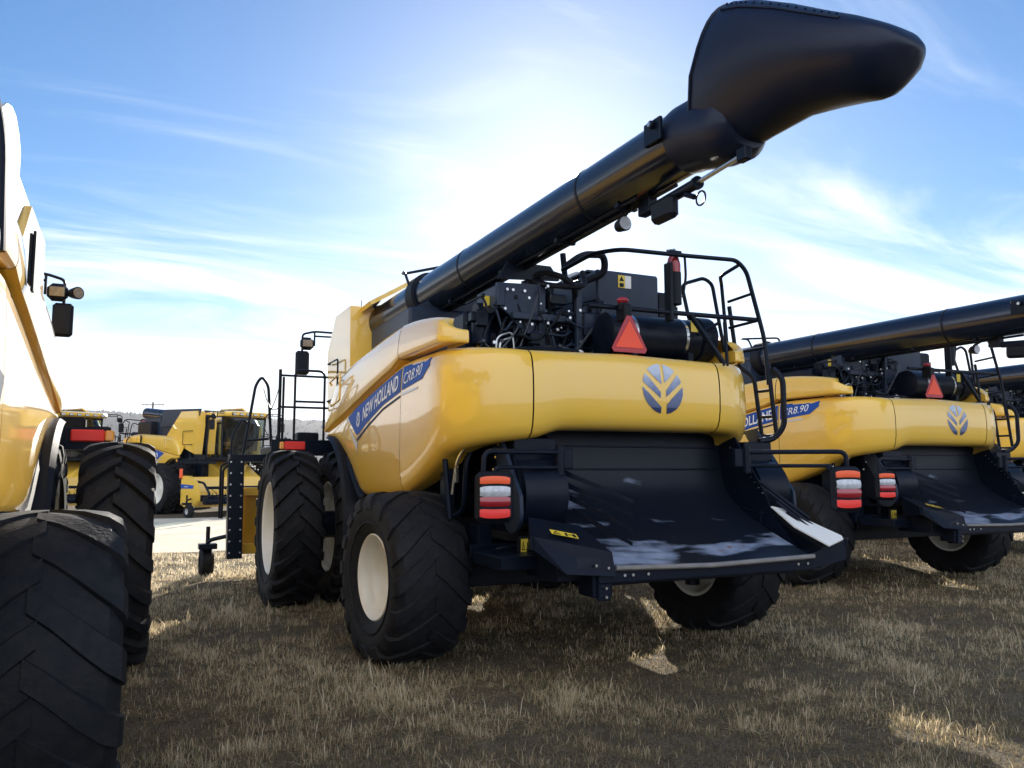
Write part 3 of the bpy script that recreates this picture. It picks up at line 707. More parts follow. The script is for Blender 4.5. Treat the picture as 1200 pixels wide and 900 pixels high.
    mb.pipe([(1.50,-.36,3.2),(1.55,-.40,2.6),(1.66,-.50,2.5),(1.72,-.52,1.9)], .021, 10)
    for k in range(3): mb.tube([(lerp(1.55,1.66,k/2),-.64,3.28-.26*k),(1.47,-.38,3.24-.26*k)], .015, 8)
    for z in (2.35,2.1,1.92): mb.tube([(1.70,-.70,z),(1.70,-.52,z)], .015, 8)
    mb.pipe([(1.70,-.72,2.55),(1.74,-.80,2.45),(1.74,-.80,2.0),(1.66,-.74,1.88),(1.5,-.72,1.86)], .028, 10, .12)
    part('ladder', mb, M['black'], T)
    # slow-vehicle triangle
    def tri(s_): return [(.10-.5*s_+.06*s_,2.565),(.10+.5*s_-.06*s_,2.565),(.10+.5*s_,2.565+.09*s_),(.10+.07*s_,2.565+.90*s_),(.10-.07*s_,2.565+.90*s_),(.10-.5*s_,2.565+.09*s_)]
    mb = MB(); mb.prism([(x,z+.045) for x,z in tri(.36)], .006, 'xz', -.705); sm = part('warning_triangle', mb, M['smvrim'], T)
    q = MB(); q.prism([(-.045,2.652),(.245,2.652),(.10,2.892)], -.004, 'xz', -.7065); part('fluorescent_face', q, M['smv'], sm)
    q = MB(); q.bx(.06,.14,-.695,-.55,2.90,3.04); q.tube([(.10,-.61,3.0),(.10,-.61,3.06)],.05,16); part('bracket', q, M['plastic'], sm)
    q = MB(); q.bx(.04,.14,-.66,-.58,3.06,3.11,.02); part('red_lamp', q, M['smvrim'], sm)
    mb = MB(); mb.pipe([(-.95,-.55,2.52),(-.95,-.6,2.60),(-.35,-.62,2.61),(-.35,-.55,2.52)], .014, 8, .05); part('grab_handle', mb, M['black'], T)

    # ---- straw hood, tray and chopper at the tail
    mb = MB()
    XL, XR = -.62, 1.17
    mb.bx(XL-.02,XR+.06,-.41,-.36,1.86,1.98); part('straw_hood', mb, M['black'], T)
    mb = MB(); rows = []
    for k in range(27):
        t = k/26; y = spl(t,[(0,-.42),(.16,-.45),(.33,-.53),(.5,-.72),(.68,-1.02),(1,-1.60)]); z = spl(t,[(0,1.93),(.16,1.68),(.33,1.44),(.5,1.27),(.68,1.125),(1,.915)]); rows.append([(lerp(XL-.02,lerp(XR+.10,XR+.02,t),i/14), y, z - .02*t*math.sin(PI*i/14)) for i in range(15)])
    mb.grid(rows); rows2 = [[(x,y+.015,z-.02) for x,y,z in r] for r in rows]; mb.grid(rows2)
    tr = part('spreader_tray', mb, M['tray'], T)
    q = MB(); q.tube([(XL-.02,-1.605,.905),(.2,-1.612,.885),(XR+.06,-1.605,.905)], .020, 10); part('lip', q, M['worn'], tr)
    q = MB(); q.bx(XL-.15,XR+.06,-1.59,-1.56,.80,.885); part('lip_beam', q, M['black'], tr)
    q = MB()
    for x in (XL+.06,XL+.13,XL+.26,XR-.1,XR,): q.tube([(x,-1.59,.85),(x,-1.602,.85)],.011,8)
    part('bolt', q, M['steel'], tr)
    q = MB()   # pressed ribs across the back of the scoop
    for z, y in ((1.80,-.437),(1.60,-.472)): q.tube([(XL+.04,y,z),(XR+.04,y,z)], .008, 6); 
    part('pressed_rib', q, M['black'], tr)
    # side cheeks
    mb = MB(); mb.prism([(-.36,1.95),(-.60,1.98),(-1.02,1.42),(-1.15,1.18),(-.55,1.22),(-.40,1.30)], .015, 'yz', XR+.085); part('cheek_plate', mb, M['black'], T)
    mb = MB(); mb.prism([(-.42,1.9),(-.56,1.9),(-.85,1.66),(-.92,1.45),(-.78,1.30),(-.55,1.25)], -.015, 'yz', XL-.03)
    part('cheek_plate', mb, M['black'], T)
    mb = MB()
    for k in range(10): mb.tube([(XR+.078, -.62-.045*k, 1.80-.045*k),(XR+.066, -.62-.045*k, 1.80-.045*k)], .008, 6)
    for (y,z) in ((-.62,1.62),(-.68,1.5),(-.74,1.42),(-.8,1.36)): mb.tube([(XL-.045,y,z),(XL-.06,y,z)], .011, 6)
    part('bolt', mb, M['steel'], T)
    # deflector fins
    for k in range(4):
        mb = MB(); mb.slab([(XL-.0,-.80-.05*k,1.60-.10*k),(XL+.42-.06*k,-1.18-.08*k,1.36-.10*k),(XL+.42-.06*k,-1.18-.08*k,1.335-.10*k),(XL-.0,-.80-.05*k,1.555-.10*k)], .012); part('deflector_fin', mb, M['black'], T)
        mb = MB(); mb.tube([(XR+.10+.02*k,-.95-.09*k,1.50-.09*k),(XR+.34-.05*k,-1.30-.09*k,1.18-.06*k)], .015, 8); part('deflector_fin', mb, M['black'], T)
    mb = MB(); mb.slab([(XR+.08,-1.12,1.285),(XR+.18,-1.14,1.265),(XR+.42,-1.56,1.055),(XR+.40,-1.60,1.03),(XR+.14,-1.70,.995),(XR+.05,-1.42,1.13)], .012); part('deflector_plate', mb, M['white'], T)
    mb = MB(); mb.slab([(XR+.06,-1.58,.92),(XR+.46,-1.58,1.03),(XR+.44,-1.58,.86),(XR+.06,-1.58,.80)], .02); mb.bx(XR+.05,XR+.3,-1.5,-.8,.86,.93); mb.slab([(XR+.07,-1.0,1.24),(XR+.45,-1.60,1.03),(XR+.42,-1.56,.84),(XR+.07,-.95,.84)], .015); mb.slab([(XR+.075,-1.5,.86),(XR+.075,-.5,.86),(XR+.075,-.5,1.3),(XR+.075,-1.15,1.2)], .012); part('tray_wing', mb, M['black'], T)
    # left end box with the label
    mb = MB(); mb.loft([[(-1.22,-1.50,1.09),(-1.10,-1.62,.93),(-.64,-1.62,.86),(-.64,-1.62,.98),(-.66,-1.25,1.18),(-1.05,-1.15,1.20)],[(-1.22,-1.20,.92),(-1.10,-1.2,.80),(-.64,-1.2,.72),(-.64,-1.2,.82),(-.66,-1.05,.95),(-1.05,-1.0,.95)]])
    mb = MB()
    mb.slab([(-1.20,-1.42,1.13),(-.66,-1.58,1.02),(-.64,-1.10,1.17),(-1.02,-1.02,1.24)], -.02)
    mb.slab([(-1.20,-1.42,1.13),(-1.20,-1.42,1.04),(-1.02,-1.57,.88),(-.64,-1.60,.85),(-.66,-1.58,1.02)], .02)
    mb.slab([(-1.20,-1.42,1.13),(-1.02,-1.02,1.24),(-1.02,-1.02,.98),(-1.20,-1.42,1.04)], .02)
    mb.bx(-.80,-.64,-1.56,-1.35,.70,.86); mb.bx(-.77,-.67,-1.585,-1.55,.68,.8); mb.bx(-1.0,-.66,-1.4,-.9,.80,1.0)
    bxp = part('tray_end_box', mb, M['black'], T)
    q = MB()
    for k, (x,z) in enumerate(((-.80,.93),(-.70,.91),(-.72,.77),(-.72,.71))): q.tube([(x,-1.59,z),(x,-1.612,z)],.010,8)
    part('bolt', q, M['steel'], bxp)
    def sticker(nm, c, ux, uz, w, h, parent):
        """yellow label with a triangle sign and a dark pictogram; ux, uz span its plane"""
        ux = Vector(ux).normalized(); uz = Vector(uz).normalized(); nn = ux.cross(uz).normalized(); c = Vector(c)
        q = MB(); P = lambda a, b, o: c+ux*a*w+uz*b*h+nn*o
        def flat(pts, o): q.add([P(a,b,o) for a,b in pts], [tuple(range(len(pts)))])
        flat([(-.5,-.5),(.5,-.5),(.5,.5),(-.5,.5)], .003); q.cur = 1
        flat([(-.44,-.36),(-.14,-.36),(-.29,.38)], .005); flat([(.02,-.36),(.12,-.36),(.12,.3),(.02,.2)], .005); flat([(.16,-.1),(.42,-.1),(.42,.05),(.16,.05)], .005); flat([(.3,-.36),(.44,-.36),(.42,.3),(.34,.3)], .005)
        q.cur = 0; flat([(-.37,-.28),(-.21,-.28),(-.29,.16)], .0065); q.cur = 1; flat([(-.305,-.2),(-.275,-.2),(-.275,.05),(-.305,.05)], .008)
        return part(nm, q, [M['sticker'], M['plastic']], parent)
    sticker('warning_sticker', (-.945,-1.405,1.137), (.54,-.16,-.11), (.1,.42,.14), .20, .085, bxp)
    mb = MB(); mb.bx(-1.02,-.88,-.80,-.78,.93,1.08); lp = part('label_plate', mb, M['plastic'], T); sticker('warning_sticker', (-.95,-.803,1.01), (1,0,0), (0,0,1), .10, .10, lp)
    # chopper drum and guard left of the tray
    for mir in (1,-1):
        cx = -.95*mir if mir > 0 else 1.55
        x0, x1 = (-1.03,-.66) if mir > 0 else (1.30,1.62)
        mb = MB(); mb.tube([(x0,-.68,1.40),(x1,-.68,1.40)], .29, 32); mb.tube([(x0-.02,-.62,1.46),(x0+.02,-.62,1.46)] if mir > 0 else [(x1-.02,-.62,1.46),(x1+.02,-.62,1.46)], .27, 28)
        mb.bx(x0,x1,-.75,-.3,1.62,1.85); mb.bx(x0,x1,-.6,-.2,1.1,1.3)
        d = part('chopper_drum', mb, M['black'], T)
        q = MB(); ex = x0-.03 if mir > 0 else x1+.03
        pts = []
        for k in range(17):
            a = lerp(R(180),R(360),k/16); pts.append((-.82+.16*math.cos(a), 1.28+.17*math.sin(a)))
        q.prism(pts+[(-.66,1.48),(-.34,1.97),(-.50,1.99),(-.97,1.40)], -.03*mir, 'yz', ex); part('belt_guard', q, M['slate'], d)
        q = MB()
        for k in range(4): q.tube([(ex-mir*.005,-.40+.05*k-.2,1.9-.10*k),(ex-mir*.03,-.42+.05*k-.2,1.9-.10*k)], .010, 6)
        part('bolt', q, M['steel'], d)
    mb = MB(); mb.pipe([(-1.5,.1,1.1),(-1.3,-.35,1.25),(-1.3,-.4,1.7),(-1.1,-.3,1.9)], .02, 8, .1); mb.pipe([(-1.2,.0,.8),(-1.1,-.5,.95),(-.8,-.55,1.0)], .02, 8, .1)
    mb.box((-1.15,-.3,1.0),(.12,.3,.3)); mb.box((-1.35,-.1,1.35),(.06,.2,.5)); mb.bx(-1.3,-.7,-.5,-.46,.9,1.0); mb.tube([(-1.45,-.25,1.9),(-1.4,-.3,1.2)],.025,8); mb.bx(-1.0,1.3,-.5,-.4,.85,.95); mb.bx(.9,1.5,-.6,-.3,.95,1.25); mb.pipe([(1.6,.0,1.2),(1.5,-.5,1.1),(1.2,-.7,1.0)], .02, 8, .1)
    mb.bx(-1.3,-.6,-1.1,-.55,.86,.96); mb.bx(-.6,1.2,-1.45,-1.2,.76,.84)
    part('tail_frame', mb, M['black'], T)
    mb = MB(); mb.pipe([(-1.22,-.62,1.95),(-1.40,-.45,1.7),(-1.42,-.4,1.4)], .012, 8, .1); mb.tube([(-1.44,-.55,1.62),(-1.42,-.5,1.5)],.018,8); mb.tube([(-.93,-.62,1.86),(-.93,-.62,1.93)],.012,8); pass
    part('metal_pipes', mb, M['steel'], T)
    # tail lamps on swung pipe frames
    for sx, (lx, ly, lz), piv in ((-1,(-1.315,-1.0,1.395),(-.70,-.9,1.735)),(1,(1.66,-1.56,1.435),(1.10,-1.0,1.75))):
        f = empty('tail_lamp_frame', T)
        q = MB(); z1 = lz+.18
        o = .07 if sx < 0 else -.12
        q.pipe([piv, (lx+(-.07 if sx < 0 else .06),ly+.03,piv[2]), (lx+(-.07 if sx < 0 else .06),ly+.04,z1-.05)], .020, 10, .07)
        q.pipe([(piv[0],piv[1],piv[2]-.12), (lx+(.04 if sx < 0 else -.10),ly+.05,piv[2]-.12), (lx+(.02 if sx < 0 else -.13),ly+.06,z1-.02)], .016, 10, .06)
        q.tube([(piv[0],piv[1],piv[2]-.18),(piv[0],piv[1],piv[2]+.05)],.035,10); q.box((piv[0]+.05*sx*-1,piv[1]+.03,piv[2]-.05),(.14,.06,.16))
        part('pipe_frame', q, M['black'], f)
        q = MB(); q.box((0,0,0),(.295,.075,.385),None,.04); lamp = part('tail_lamp', q, M['plastic'], T, loc=(lx,ly,lz), rot=(0,0,R(-12)))
        for nm, mt, z0, z1_, d in (('reflector','orange',.100,.156,.008),('clear_lens','clear',.004,.082,.024),('red_lens','darkred',-.070,.003,.024),('reflector','red',-.156,-.090,.008)):
            q = MB(); rows = []
            for i in range(9):
                x = lerp(-.115,.115,i/8); cz = (z0+z1_)/2+math.copysign(.010*(x/.115)**2*abs(z0+z1_)*3,-(z0+z1_)); hh = (z1_-z0)/2*(1-.22*abs(x/.115)**6); rows.append([(x, -.038-d*math.sqrt(max(.05,1-(x/.125)**4))*(1-.5*abs(j/2-1)**2), cz+hh*(j/2-1)) for j in range(5)])
            q.grid(rows); part(nm, q, M[mt], lamp)

    # ---- front: platform, rails, access ladder, mirrors, cab, header
    for sx in (-1,1):
        q = MB(); xo = -2.15 if sx < 0 else 1.95
        q.bx(xo,sx*1.05,4.35,5.35,1.80,1.90); q.bx(xo,sx*1.2,4.33,4.36,1.78,1.99); pf = part('platform', q, M['black'], T)
        x0, x1 = (-1.99,-1.72) if sx < 0 else (1.62,1.90)
        q = MB(); q.bx(x0,x1,4.28,4.325,1.855,1.965,.012); part('red_marker_lamp', q, M['red'], pf)
        q = MB(); q.bx(x0-.06 if sx < 0 else x1+.003, x0-.003 if sx < 0 else x1+.08, 4.28,4.35,1.86,1.96,.012); part('amber_marker_lamp', q, M['amber'], pf)
        if sx < 0:
          q = MB(); X = [sx*abs(v) for v in (2.02,1.82,1.42,1.36)]; r_ = .017
          if sx > 0: X = [1.86,1.70,1.42,1.36]
          q.tube([(X[0],4.6,1.9),(X[0],4.6,2.95)], .022, 8); q.tube([(X[0]+.05*-sx,4.62,1.9),(X[0]+.05*-sx,4.62,2.85)], r_, 8)
          q.pipe([(X[1],4.6,1.92),(X[1],4.6,2.95),(X[2],4.6,2.95),(X[2],4.6,1.92)], r_, 8, .09)
          for z in (2.87,2.44): q.tube([(X[0],4.6,z),(X[3]+.1*-sx,4.6,z)], r_*.9, 8)
          q.tube([(X[1],4.6,2.52),(X[2],4.6,2.52)], r_*.9, 8); q.tube([(X[1],4.6,1.98),(X[2],4.6,1.98)], r_*.9, 8)
          if sx < 0:   # chains across the gap
              for a, b, d in (((-2.20,4.85,2.70),(-2.02,4.6,2.45),.15),((-2.18,4.88,2.3),(-2.02,4.6,2.75),.10),((-2.18,4.88,2.2),(-2.0,4.6,2.05),.12)):
                  a = Vector(a); b = Vector(b); q.tube([a.lerp(b,t)-Vector((0,0,d*4*t*(1-t))) for t in np.linspace(0,1,9)], .006, 5)
          part('railing', q, M['black'], pf)
        q = MB(); q.bx(sx*1.55-.15,sx*1.55+.15,5.0,5.25,1.9,2.12,.02); q.bx(sx*1.85-.1,sx*1.85+.08,5.0,5.2,1.9,2.03,.02); part('toolbox', q, M['plastic'], pf)
        # mirrors
        f = empty('mirror_arm', T); q = MB(); mx = 1.56 if sx < 0 else 1.40
        q.pipe([(sx*.85,5.55,3.66),(sx*(mx-.18),5.6,3.67),(sx*mx,5.6,3.62),(sx*mx,5.6,3.05)], .016, 8, .05); q.tube([(sx*.85,5.55,3.60),(sx*(mx-.18),5.6,3.60)], .014, 8); q.tube([(sx*(mx-.18),5.6,3.67),(sx*(mx-.18),5.6,3.45)], .014, 8); q.tube([(sx*1.1,5.58,3.67),(sx*1.1,5.58,3.6)], .012, 8)
        part('bracket', q, M['black'], f)
        q = MB(); q.box((sx*mx,5.57,3.18),(.20,.09,.36),None,.03); part('mirror', q, M['plastic'], f)
        q = MB(); q.box((sx*(mx-.06),5.55,3.47),(.20,.12,.19),None,.05); part('corner_lamp', q, M['plastic'], f)
        q = MB(); q.bx(sx*(mx-.06)-.07,sx*(mx-.06)+.07,5.485,5.489,3.42,3.52,.001); part('lens', q, M['dimlens'], f)
        if sx > 0:
            q = MB(); q.tube([(mx+.06,5.56,3.47),(mx+.09,5.51,3.465),(mx+.14,5.44,3.46)],[.04,.055,.068],16); part('round_lamp', q, M['plastic'], f)
            q = MB(); q.tube([(mx+.139,5.44,3.46),(mx+.145,5.433,3.46)],.057,16); part('lens', q, M['dimlens'], f)
    # access ladder (left)
    q = MB()
    for x in (-2.60,-2.44):
        q.slab([(x-.0,4.86,.42),(x-.0,5.0,.42),(x-.02,5.0,1.74),(x-.02,4.86,1.74)], .03)
    for k in range(5): q.bx(-2.60,-2.42,4.88,5.02,.46+.28*k,.485+.28*k)
    q.slab([(-2.60,4.855,.42),(-2.41,4.855,.42),(-2.42,4.855,1.74),(-2.62,4.855,1.74)], .02)
    q.bx(-2.6,-2.1,4.86,5.2,1.70,1.80)
    lad = part('access_ladder', q, M['black'], T)
    q = MB()
    for k in range(9):
        for x in (-2.575,-2.44): q.tube([(x-.006*k/3,4.86,.50+.15*k),(x-.006*k/3,4.822,.50+.15*k)],.013,6)
    part('bolt', q, M['steel'], lad)
    q = MB()
    q.pipe([(-2.44,4.9,1.75),(-2.30,4.9,2.75),(-2.22,4.9,2.88),(-2.13,4.9,2.75),(-2.06,4.9,1.8)], .020, 10, .1)
    q.pipe([(-2.58,4.95,1.75),(-2.58,4.95,2.05),(-2.45,4.92,2.28),(-2.36,4.9,2.2),(-2.43,4.95,1.98),(-2.1,4.9,2.02)], .018, 10, .1)
    q.pipe([(-2.68,4.9,.95),(-2.68,4.9,1.62),(-2.55,4.9,1.68)], .016, 8, .06); q.pipe([(-2.70,5.0,.95),(-2.70,5.0,1.66),(-2.5,5.0,1.72)], .016, 8, .06)
    part('handrail', q, M['black'], lad)
    # cab
    q = MB(); q.bx(-.92,.92,4.42,5.4,1.92,2.02); q.bx(-.92,.92,4.40,4.46,2.0,3.5)
    for x in (-.90,.90): 
        q.tube([(x,4.48,2.0),(x,4.46,3.5)],.045,8); q.tube([(x*.94,5.35,2.0),(x,5.42,3.52)],.035,8)
    q.tube([(-.9,5.42,3.48),(.9,5.42,3.48)],.04,8); q.tube([(-.88,5.35,2.05),(.88,5.35,2.05)],.05,8)
    cab = part('cab', q, M['plastic'], T)
    q = MB(); rows = []
    for i in range(13):
        x = lerp(-.88,.88,i/12); b = .10*(1-(x/.88)**2); rows.append([(x,5.36+b,2.05),(x,5.41+b,2.8),(x,5.43+b,3.48)])
    q.grid(rows); q.grid([[(-.91,4.5,2.03),(-.91,4.5,3.48)],[(-.87,5.33,2.03),(-.91,5.4,3.48)]]); q.grid([[(.91,4.5,2.03),(.91,4.5,3.48)],[(.87,5.33,2.03),(.91,5.4,3.48)]])
    part('window', q, M['glass'], cab)
    q = MB(); q.box((0,4.78,2.45),(.5,.5,.14),None,.05); q.box((0,4.58,2.8),(.5,.14,.75),None,.05); q.box((0,4.75,2.2),(.3,.3,.4)); q.tube([(0,5.15,2.05),(0,5.0,2.65)],.03,8); q.rev([(0,.17),(.02,.19),(.04,.17)],(0,4.98,2.66),20,'z',True); q.box((.4,4.9,2.55),(.16,.5,.1),None,.03); part('seat', q, M['seat'], cab)
    q = MB(); rings = []
    for z, g in ((3.50,.0),(3.52,.06),(3.60,.09),(3.67,.05),(3.70,-.06)):
        x = .90+g*.6; y0, y1 = 4.4-g, 5.78+g; c_ = .18
        rings.append([(-x,y0,z),(x,y0,z),(x,y1-c_,z),(x-c_,y1,z),(-x+c_,y1,z),(-x,y1-c_,z)])
    q.loft(rings); rf = part('roof', q, M['yellow'], cab)
    q = MB()
    for i in range(6): q.box((lerp(-.7,.7,i/5),5.86,3.58),(.16,.06,.08),None,.02)
    q.bx(-.8,.8,5.83,5.85,3.53,3.64); part('lamp_bar', q, M['plastic'], rf)
    q = MB()
    for i in range(6): q = MB(); q.box((lerp(-.7,.7,i/5),5.893,3.58),(.13,.008,.06),None,.002); part('lens', q, M['clear'], rf)
    q = MB(); q.tube([(-.75,5.3,3.72),(-.75,5.3,4.15)],.006,6); q.tube([(.3,4.9,3.68),(.3,4.9,3.80)],.05,12); part('aerial', q, M['plastic'], rf)
    # pickup header
    q = MB()
    rows = []
    for z, y in ((1.32,5.72),(1.30,5.78),(.9,5.80),(.5,5.86),(.36,6.05),(.33,6.45)): rows.append([(-2.32,y,z),(-1,y,z),(1,y,z),(2.32,y,z)])
    q.grid(rows); q.bx(-2.32,2.32,5.66,5.76,1.22,1.34); q.bx(-2.32,2.32,5.62,5.78,.40,.55)
    hd = part('pickup_header', q, M['yellow'], T)
    for sx in (-1,1):
        q = MB(); pts = [(5.55,.42),(5.55,1.25),(5.65,1.38),(6.0,1.38),(6.35,1.2),(6.55,.9),(6.55,.55),(6.4,.36),(5.8,.33)]
        q.prism(pts, sx*.13, 'yz', sx*2.33); ep = part('end_panel', q, M['yellow'], hd)
        q = MB(); q.prism([(5.548,.95),(6.3,.95),(6.35,1.06),(5.548,1.10)], sx*.003, 'yz', sx*2.463); q.bx(sx*2.335,sx*2.455,5.543,5.548,.86,1.0,.001); part('stripe_decal', q, M['blue'], ep)
        q = MB(); q.prism([(5.75,1.0),(6.0,1.0),(6.0,1.03),(5.75,1.03)], sx*.003, 'yz', sx*2.4665); part('silver_line_decal', q, M['silverline'], ep)
        w = empty('gauge_wheel', hd, (sx*2.72,6.55,.22))
        q = MB(); q.rev([(-.09,.10),(-.10,.17),(-.06,.215),(.06,.215),(.10,.17),(.09,.10)], n=28); put('tyre', q.mesh('tyre', M['rubber']), w)
        q = MB(); q.rev([(-.08,.11),(-.03,.08),(-.03,.0)], n=20); q.rev([(.08,.11),(.03,.08),(.03,0)], n=20); put('rim', q.mesh('rim', M['grey']), w)
        q = MB(); q.pipe([(sx*2.72,6.55,.22),(sx*2.72,6.35,.55),(sx*2.45,6.2,.62)], .03, 8, .08); q.bx(sx*2.72-.13,sx*2.72+.13,6.3,6.5,.42,.5); q.tube([(sx*2.72,6.4,.5),(sx*2.72,6.4,.75)],.03,8); part('wheel_arm', q, M['black'], hd)
        q = MB(); q.bx(sx*2.5-.05,sx*2.5+.05,5.56,5.62,1.3,1.62,.01); part('warning_marker', q, M['orange'], hd)
    q = MB(); q.tube([(-2.3,6.25,.62),(2.3,6.25,.62)],.11,14); q.tube([(-2.3,6.75,.55),(2.3,6.75,.55)],.13,14)
    for k in range(28):
        x = lerp(-2.2,2.2,k/27); q.tube([(x,6.75,.55),(x+.02,6.98,.50),(x+.02,7.05,.42)],.012,5); q.tube([(x,6.75,.55),(x,6.8,.8)],.012,5)
    for sx in (-1,1): q.pipe([(sx*2.25,6.0,1.2),(sx*2.25,6.6,1.15),(sx*2.25,7.0,.75),(sx*2.25,6.75,.5)],.04,8,.1)
    q.tube([(-2.25,6.75,.98),(2.25,6.75,.98)],.05,10)
    for k in range(18): x = lerp(-2.1,2.1,k/17); q.tube([(x,6.75,.98),(x,7.15,.80)],.010,5)
    part('pickup_reel', q, M['black'], hd)
    return T

combine = make_combine()
GRP = 'combine harvesters parked on the dry field'
tag(combine, 'yellow combine harvester in the middle, its whole tail, auger spout and scraped spreader tray showing', 'combine harvester', GRP)
combine.location = (3.75,6.54,0)
SPOTS = [
    ((-2.17,4.10,0), 0, 'cut-off combine harvester at the far left edge, only sunlit flank and two tyres showing'),
    ((10.10,8.44,0), 0, 'yellow combine harvester just right of the middle one, its black auger running out of frame'),
    ((16.5,10.4,0), 0, 'farthest right combine harvester, mostly hidden behind the one parked beside it'),
]
def darken(c):
    for t in [k for k in c.children if k.name.startswith('unloading_auger')]:
        for k in list(t.children):
            if k.name.split('.')[0] in ('spout','hinge_bracket','hinge_bolt'): bpy.data.objects.remove(k)
    # far machines: grey tank steel recoloured slate to stand for shade; cover folded down
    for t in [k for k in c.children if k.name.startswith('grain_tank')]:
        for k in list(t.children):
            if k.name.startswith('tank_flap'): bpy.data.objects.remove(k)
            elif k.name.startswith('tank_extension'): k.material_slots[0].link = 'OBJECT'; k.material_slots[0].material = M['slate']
for loc, rz, lab in SPOTS:
    c = copy_tree(combine); c.location = loc; c.rotation_euler = (0,0,R(rz)); tag(c, lab, 'combine harvester', GRP)
    if loc[0] > 0:      # their augers lie level in a lower cradle
        for ch in list(c.children):
            n = ch.name.split('.')[0]
            if n == 'unloading_auger':
                PV = Matrix.Translation((-1.10,4.25,3.34)); ch.matrix_basis = PV @ Matrix.Rotation(R(4.6),4,'X') @ Matrix.Translation((1.04,-4.67,-3.28))
            elif n == 'auger_cradle': ch.location.z = -.36
            elif n == 'grain_tank':
                for k in list(ch.children):
                    if k.name.startswith('tank_flap'): bpy.data.objects.remove(k)
    if loc[0] < 0:      # this one stands with its steering turned the other way and carries no header
        for ch in list(c.children):
            n = ch.name.split('.')[0]
            if n == 'wheel' and ch.location.y < 1: ch.rotation_euler.z = R(3); ch.location.x *= 1.105
            elif n == 'ladder': ch.location.x = -.07
            elif n in ('side_panel','rear_corner_panel'):
                for k in list(ch.children):
                    if 'arch' not in k.name: bpy.data.objects.remove(k)
            elif n == 'upper_side_panel':
                for k in list(ch.children):
                    if k.name.startswith('grab_handle'): bpy.data.objects.remove(k)
            elif n == 'pickup_header':
                def drop(o):
                    for k in list(o.children): drop(k)
                    bpy.data.objects.remove(o)
                drop(ch)
CAMY = R(25)
def cam2w(px, z):
    xc = (px-600)/942*z; return (xc*math.cos(CAMY)+z*math.sin(CAMY), -xc*math.sin(CAMY)+z*math.cos(CAMY), 0)
for px, z, rz, lab in ((196,33,-153,'distant combine harvester across the gravel, cab glass and yellow pickup header facing the row'),
                       (20,33,-153,'distant combine harvester half hidden behind the tyres of the left edge machine')):
    c = copy_tree(combine); c.location = cam2w(px, z); c.rotation_euler = (0,0,R(rz)); darken(c); tag(c, lab, 'combine harvester', GRP)

# ------------------------------------------------------------------ setting
def struct(o): o['kind'] = 'structure'; return o
mb = MB(); xs = [-6000,-2000,-600,-200,-60,-20,0,20,60,200,600,2000,6000]
mb.grid([[(x,y,0) for y in xs] for x in xs]); struct(part('ground', mb, M['ground'], None))
# gravel lane crossing in front of the machines
mb = MB(); rows = []
for k in range(161):
    x = lerp(-90,90,k/160)
    a = 17.2+.9*noise.noise((x*.35,0,1))+.35*noise.noise((x*1.7,3,0)); b = 29.0+1.2*noise.noise((x*.3,5,1))
    rows.append([(x,lerp(a,b,j/6),.004) for j in range(7)])
mb.grid(rows); struct(part('gravel_lane', mb, M['gravel'], None))
# wooded hills
def ridge(az, base, amp, seed): return base*(1 + amp*noise.noise((az*2.2,seed,0)) + amp*.35*noise.noise((az*7,seed,2)))
mb = MB(); rows = []; RIDGE = []
for k in range(181):
    az = lerp(R(-75), R(105), k/180); row = []
    for j in range(15):
        t = j/14; d = lerp(1500, 2600, t)
        top = ridge(az, 150, .22, 3.1)*spl(math.degrees(az), [(-75,.9),(-5,1.0),(10,.9),(40,.55),(105,.6)])
        h = top*math.sin(min(1,t/.72)*PI/2)**1.3 + 6*noise.noise((az*40,t*5,0))*t - 2
        row.append((d*math.sin(az), d*math.cos(az), h))
    rows.append(row); RIDGE.append(row)
mb.grid(rows); struct(part('hills', mb, M['hill'], None, 60))
vs = []; fs = []
for i in range(16000):
    k = rng.integers(0,180); j = rng.integers(1,13) if i % 2 else rng.integers(9,12); u = rng.random(); v = rng.random()
    a = Vector(RIDGE[k][j]).lerp(Vector(RIDGE[k+1][j]), u); b = Vector(RIDGE[k][j+1]).lerp(Vector(RIDGE[k+1][j+1]), u); p = a.lerp(b, v)
    h = rng.uniform(3,6.5); r = h*rng.uniform(.22,.4); o = len(vs)
    for q in range(5): vs.append(p+Vector((r*math.cos(q*1.257),r*math.sin(q*1.257),-1)))
    vs.append(p+Vector((0,0,h))); fs += [(o+q,o+(q+1)%5,o+5) for q in range(5)]
mb = MB(); mb.add(vs, fs); o = put('hillside_trees', mb.mesh('hillside_trees', M['conifer'], 32, False)); o['kind'] = 'stuff'
# utility pole
x, y, _ = cam2w(178, 120); mb = MB(); mb.tube([(0,0,0),(0,0,11.6)], [.20,.13], 10); up = put('utility_pole', mb.mesh('utility_pole', M['pole'])); up.location = (x,y,0); up.rotation_euler = (0,0,-CAMY)
q = MB(); q.box((0,0,11.2),(3.4,.12,.14)); part('crossarm', q, M['pole'], up)
q = MB()
for dx in (-1.6,-.9,.9,1.6): q.tube([(dx,0,11.27),(dx,0,11.5)],[.05,.08],8)
part('insulator', q, M['white'], up)
tag(up, 'wooden utility pole with one crossarm standing before the far hills', 'utility pole')

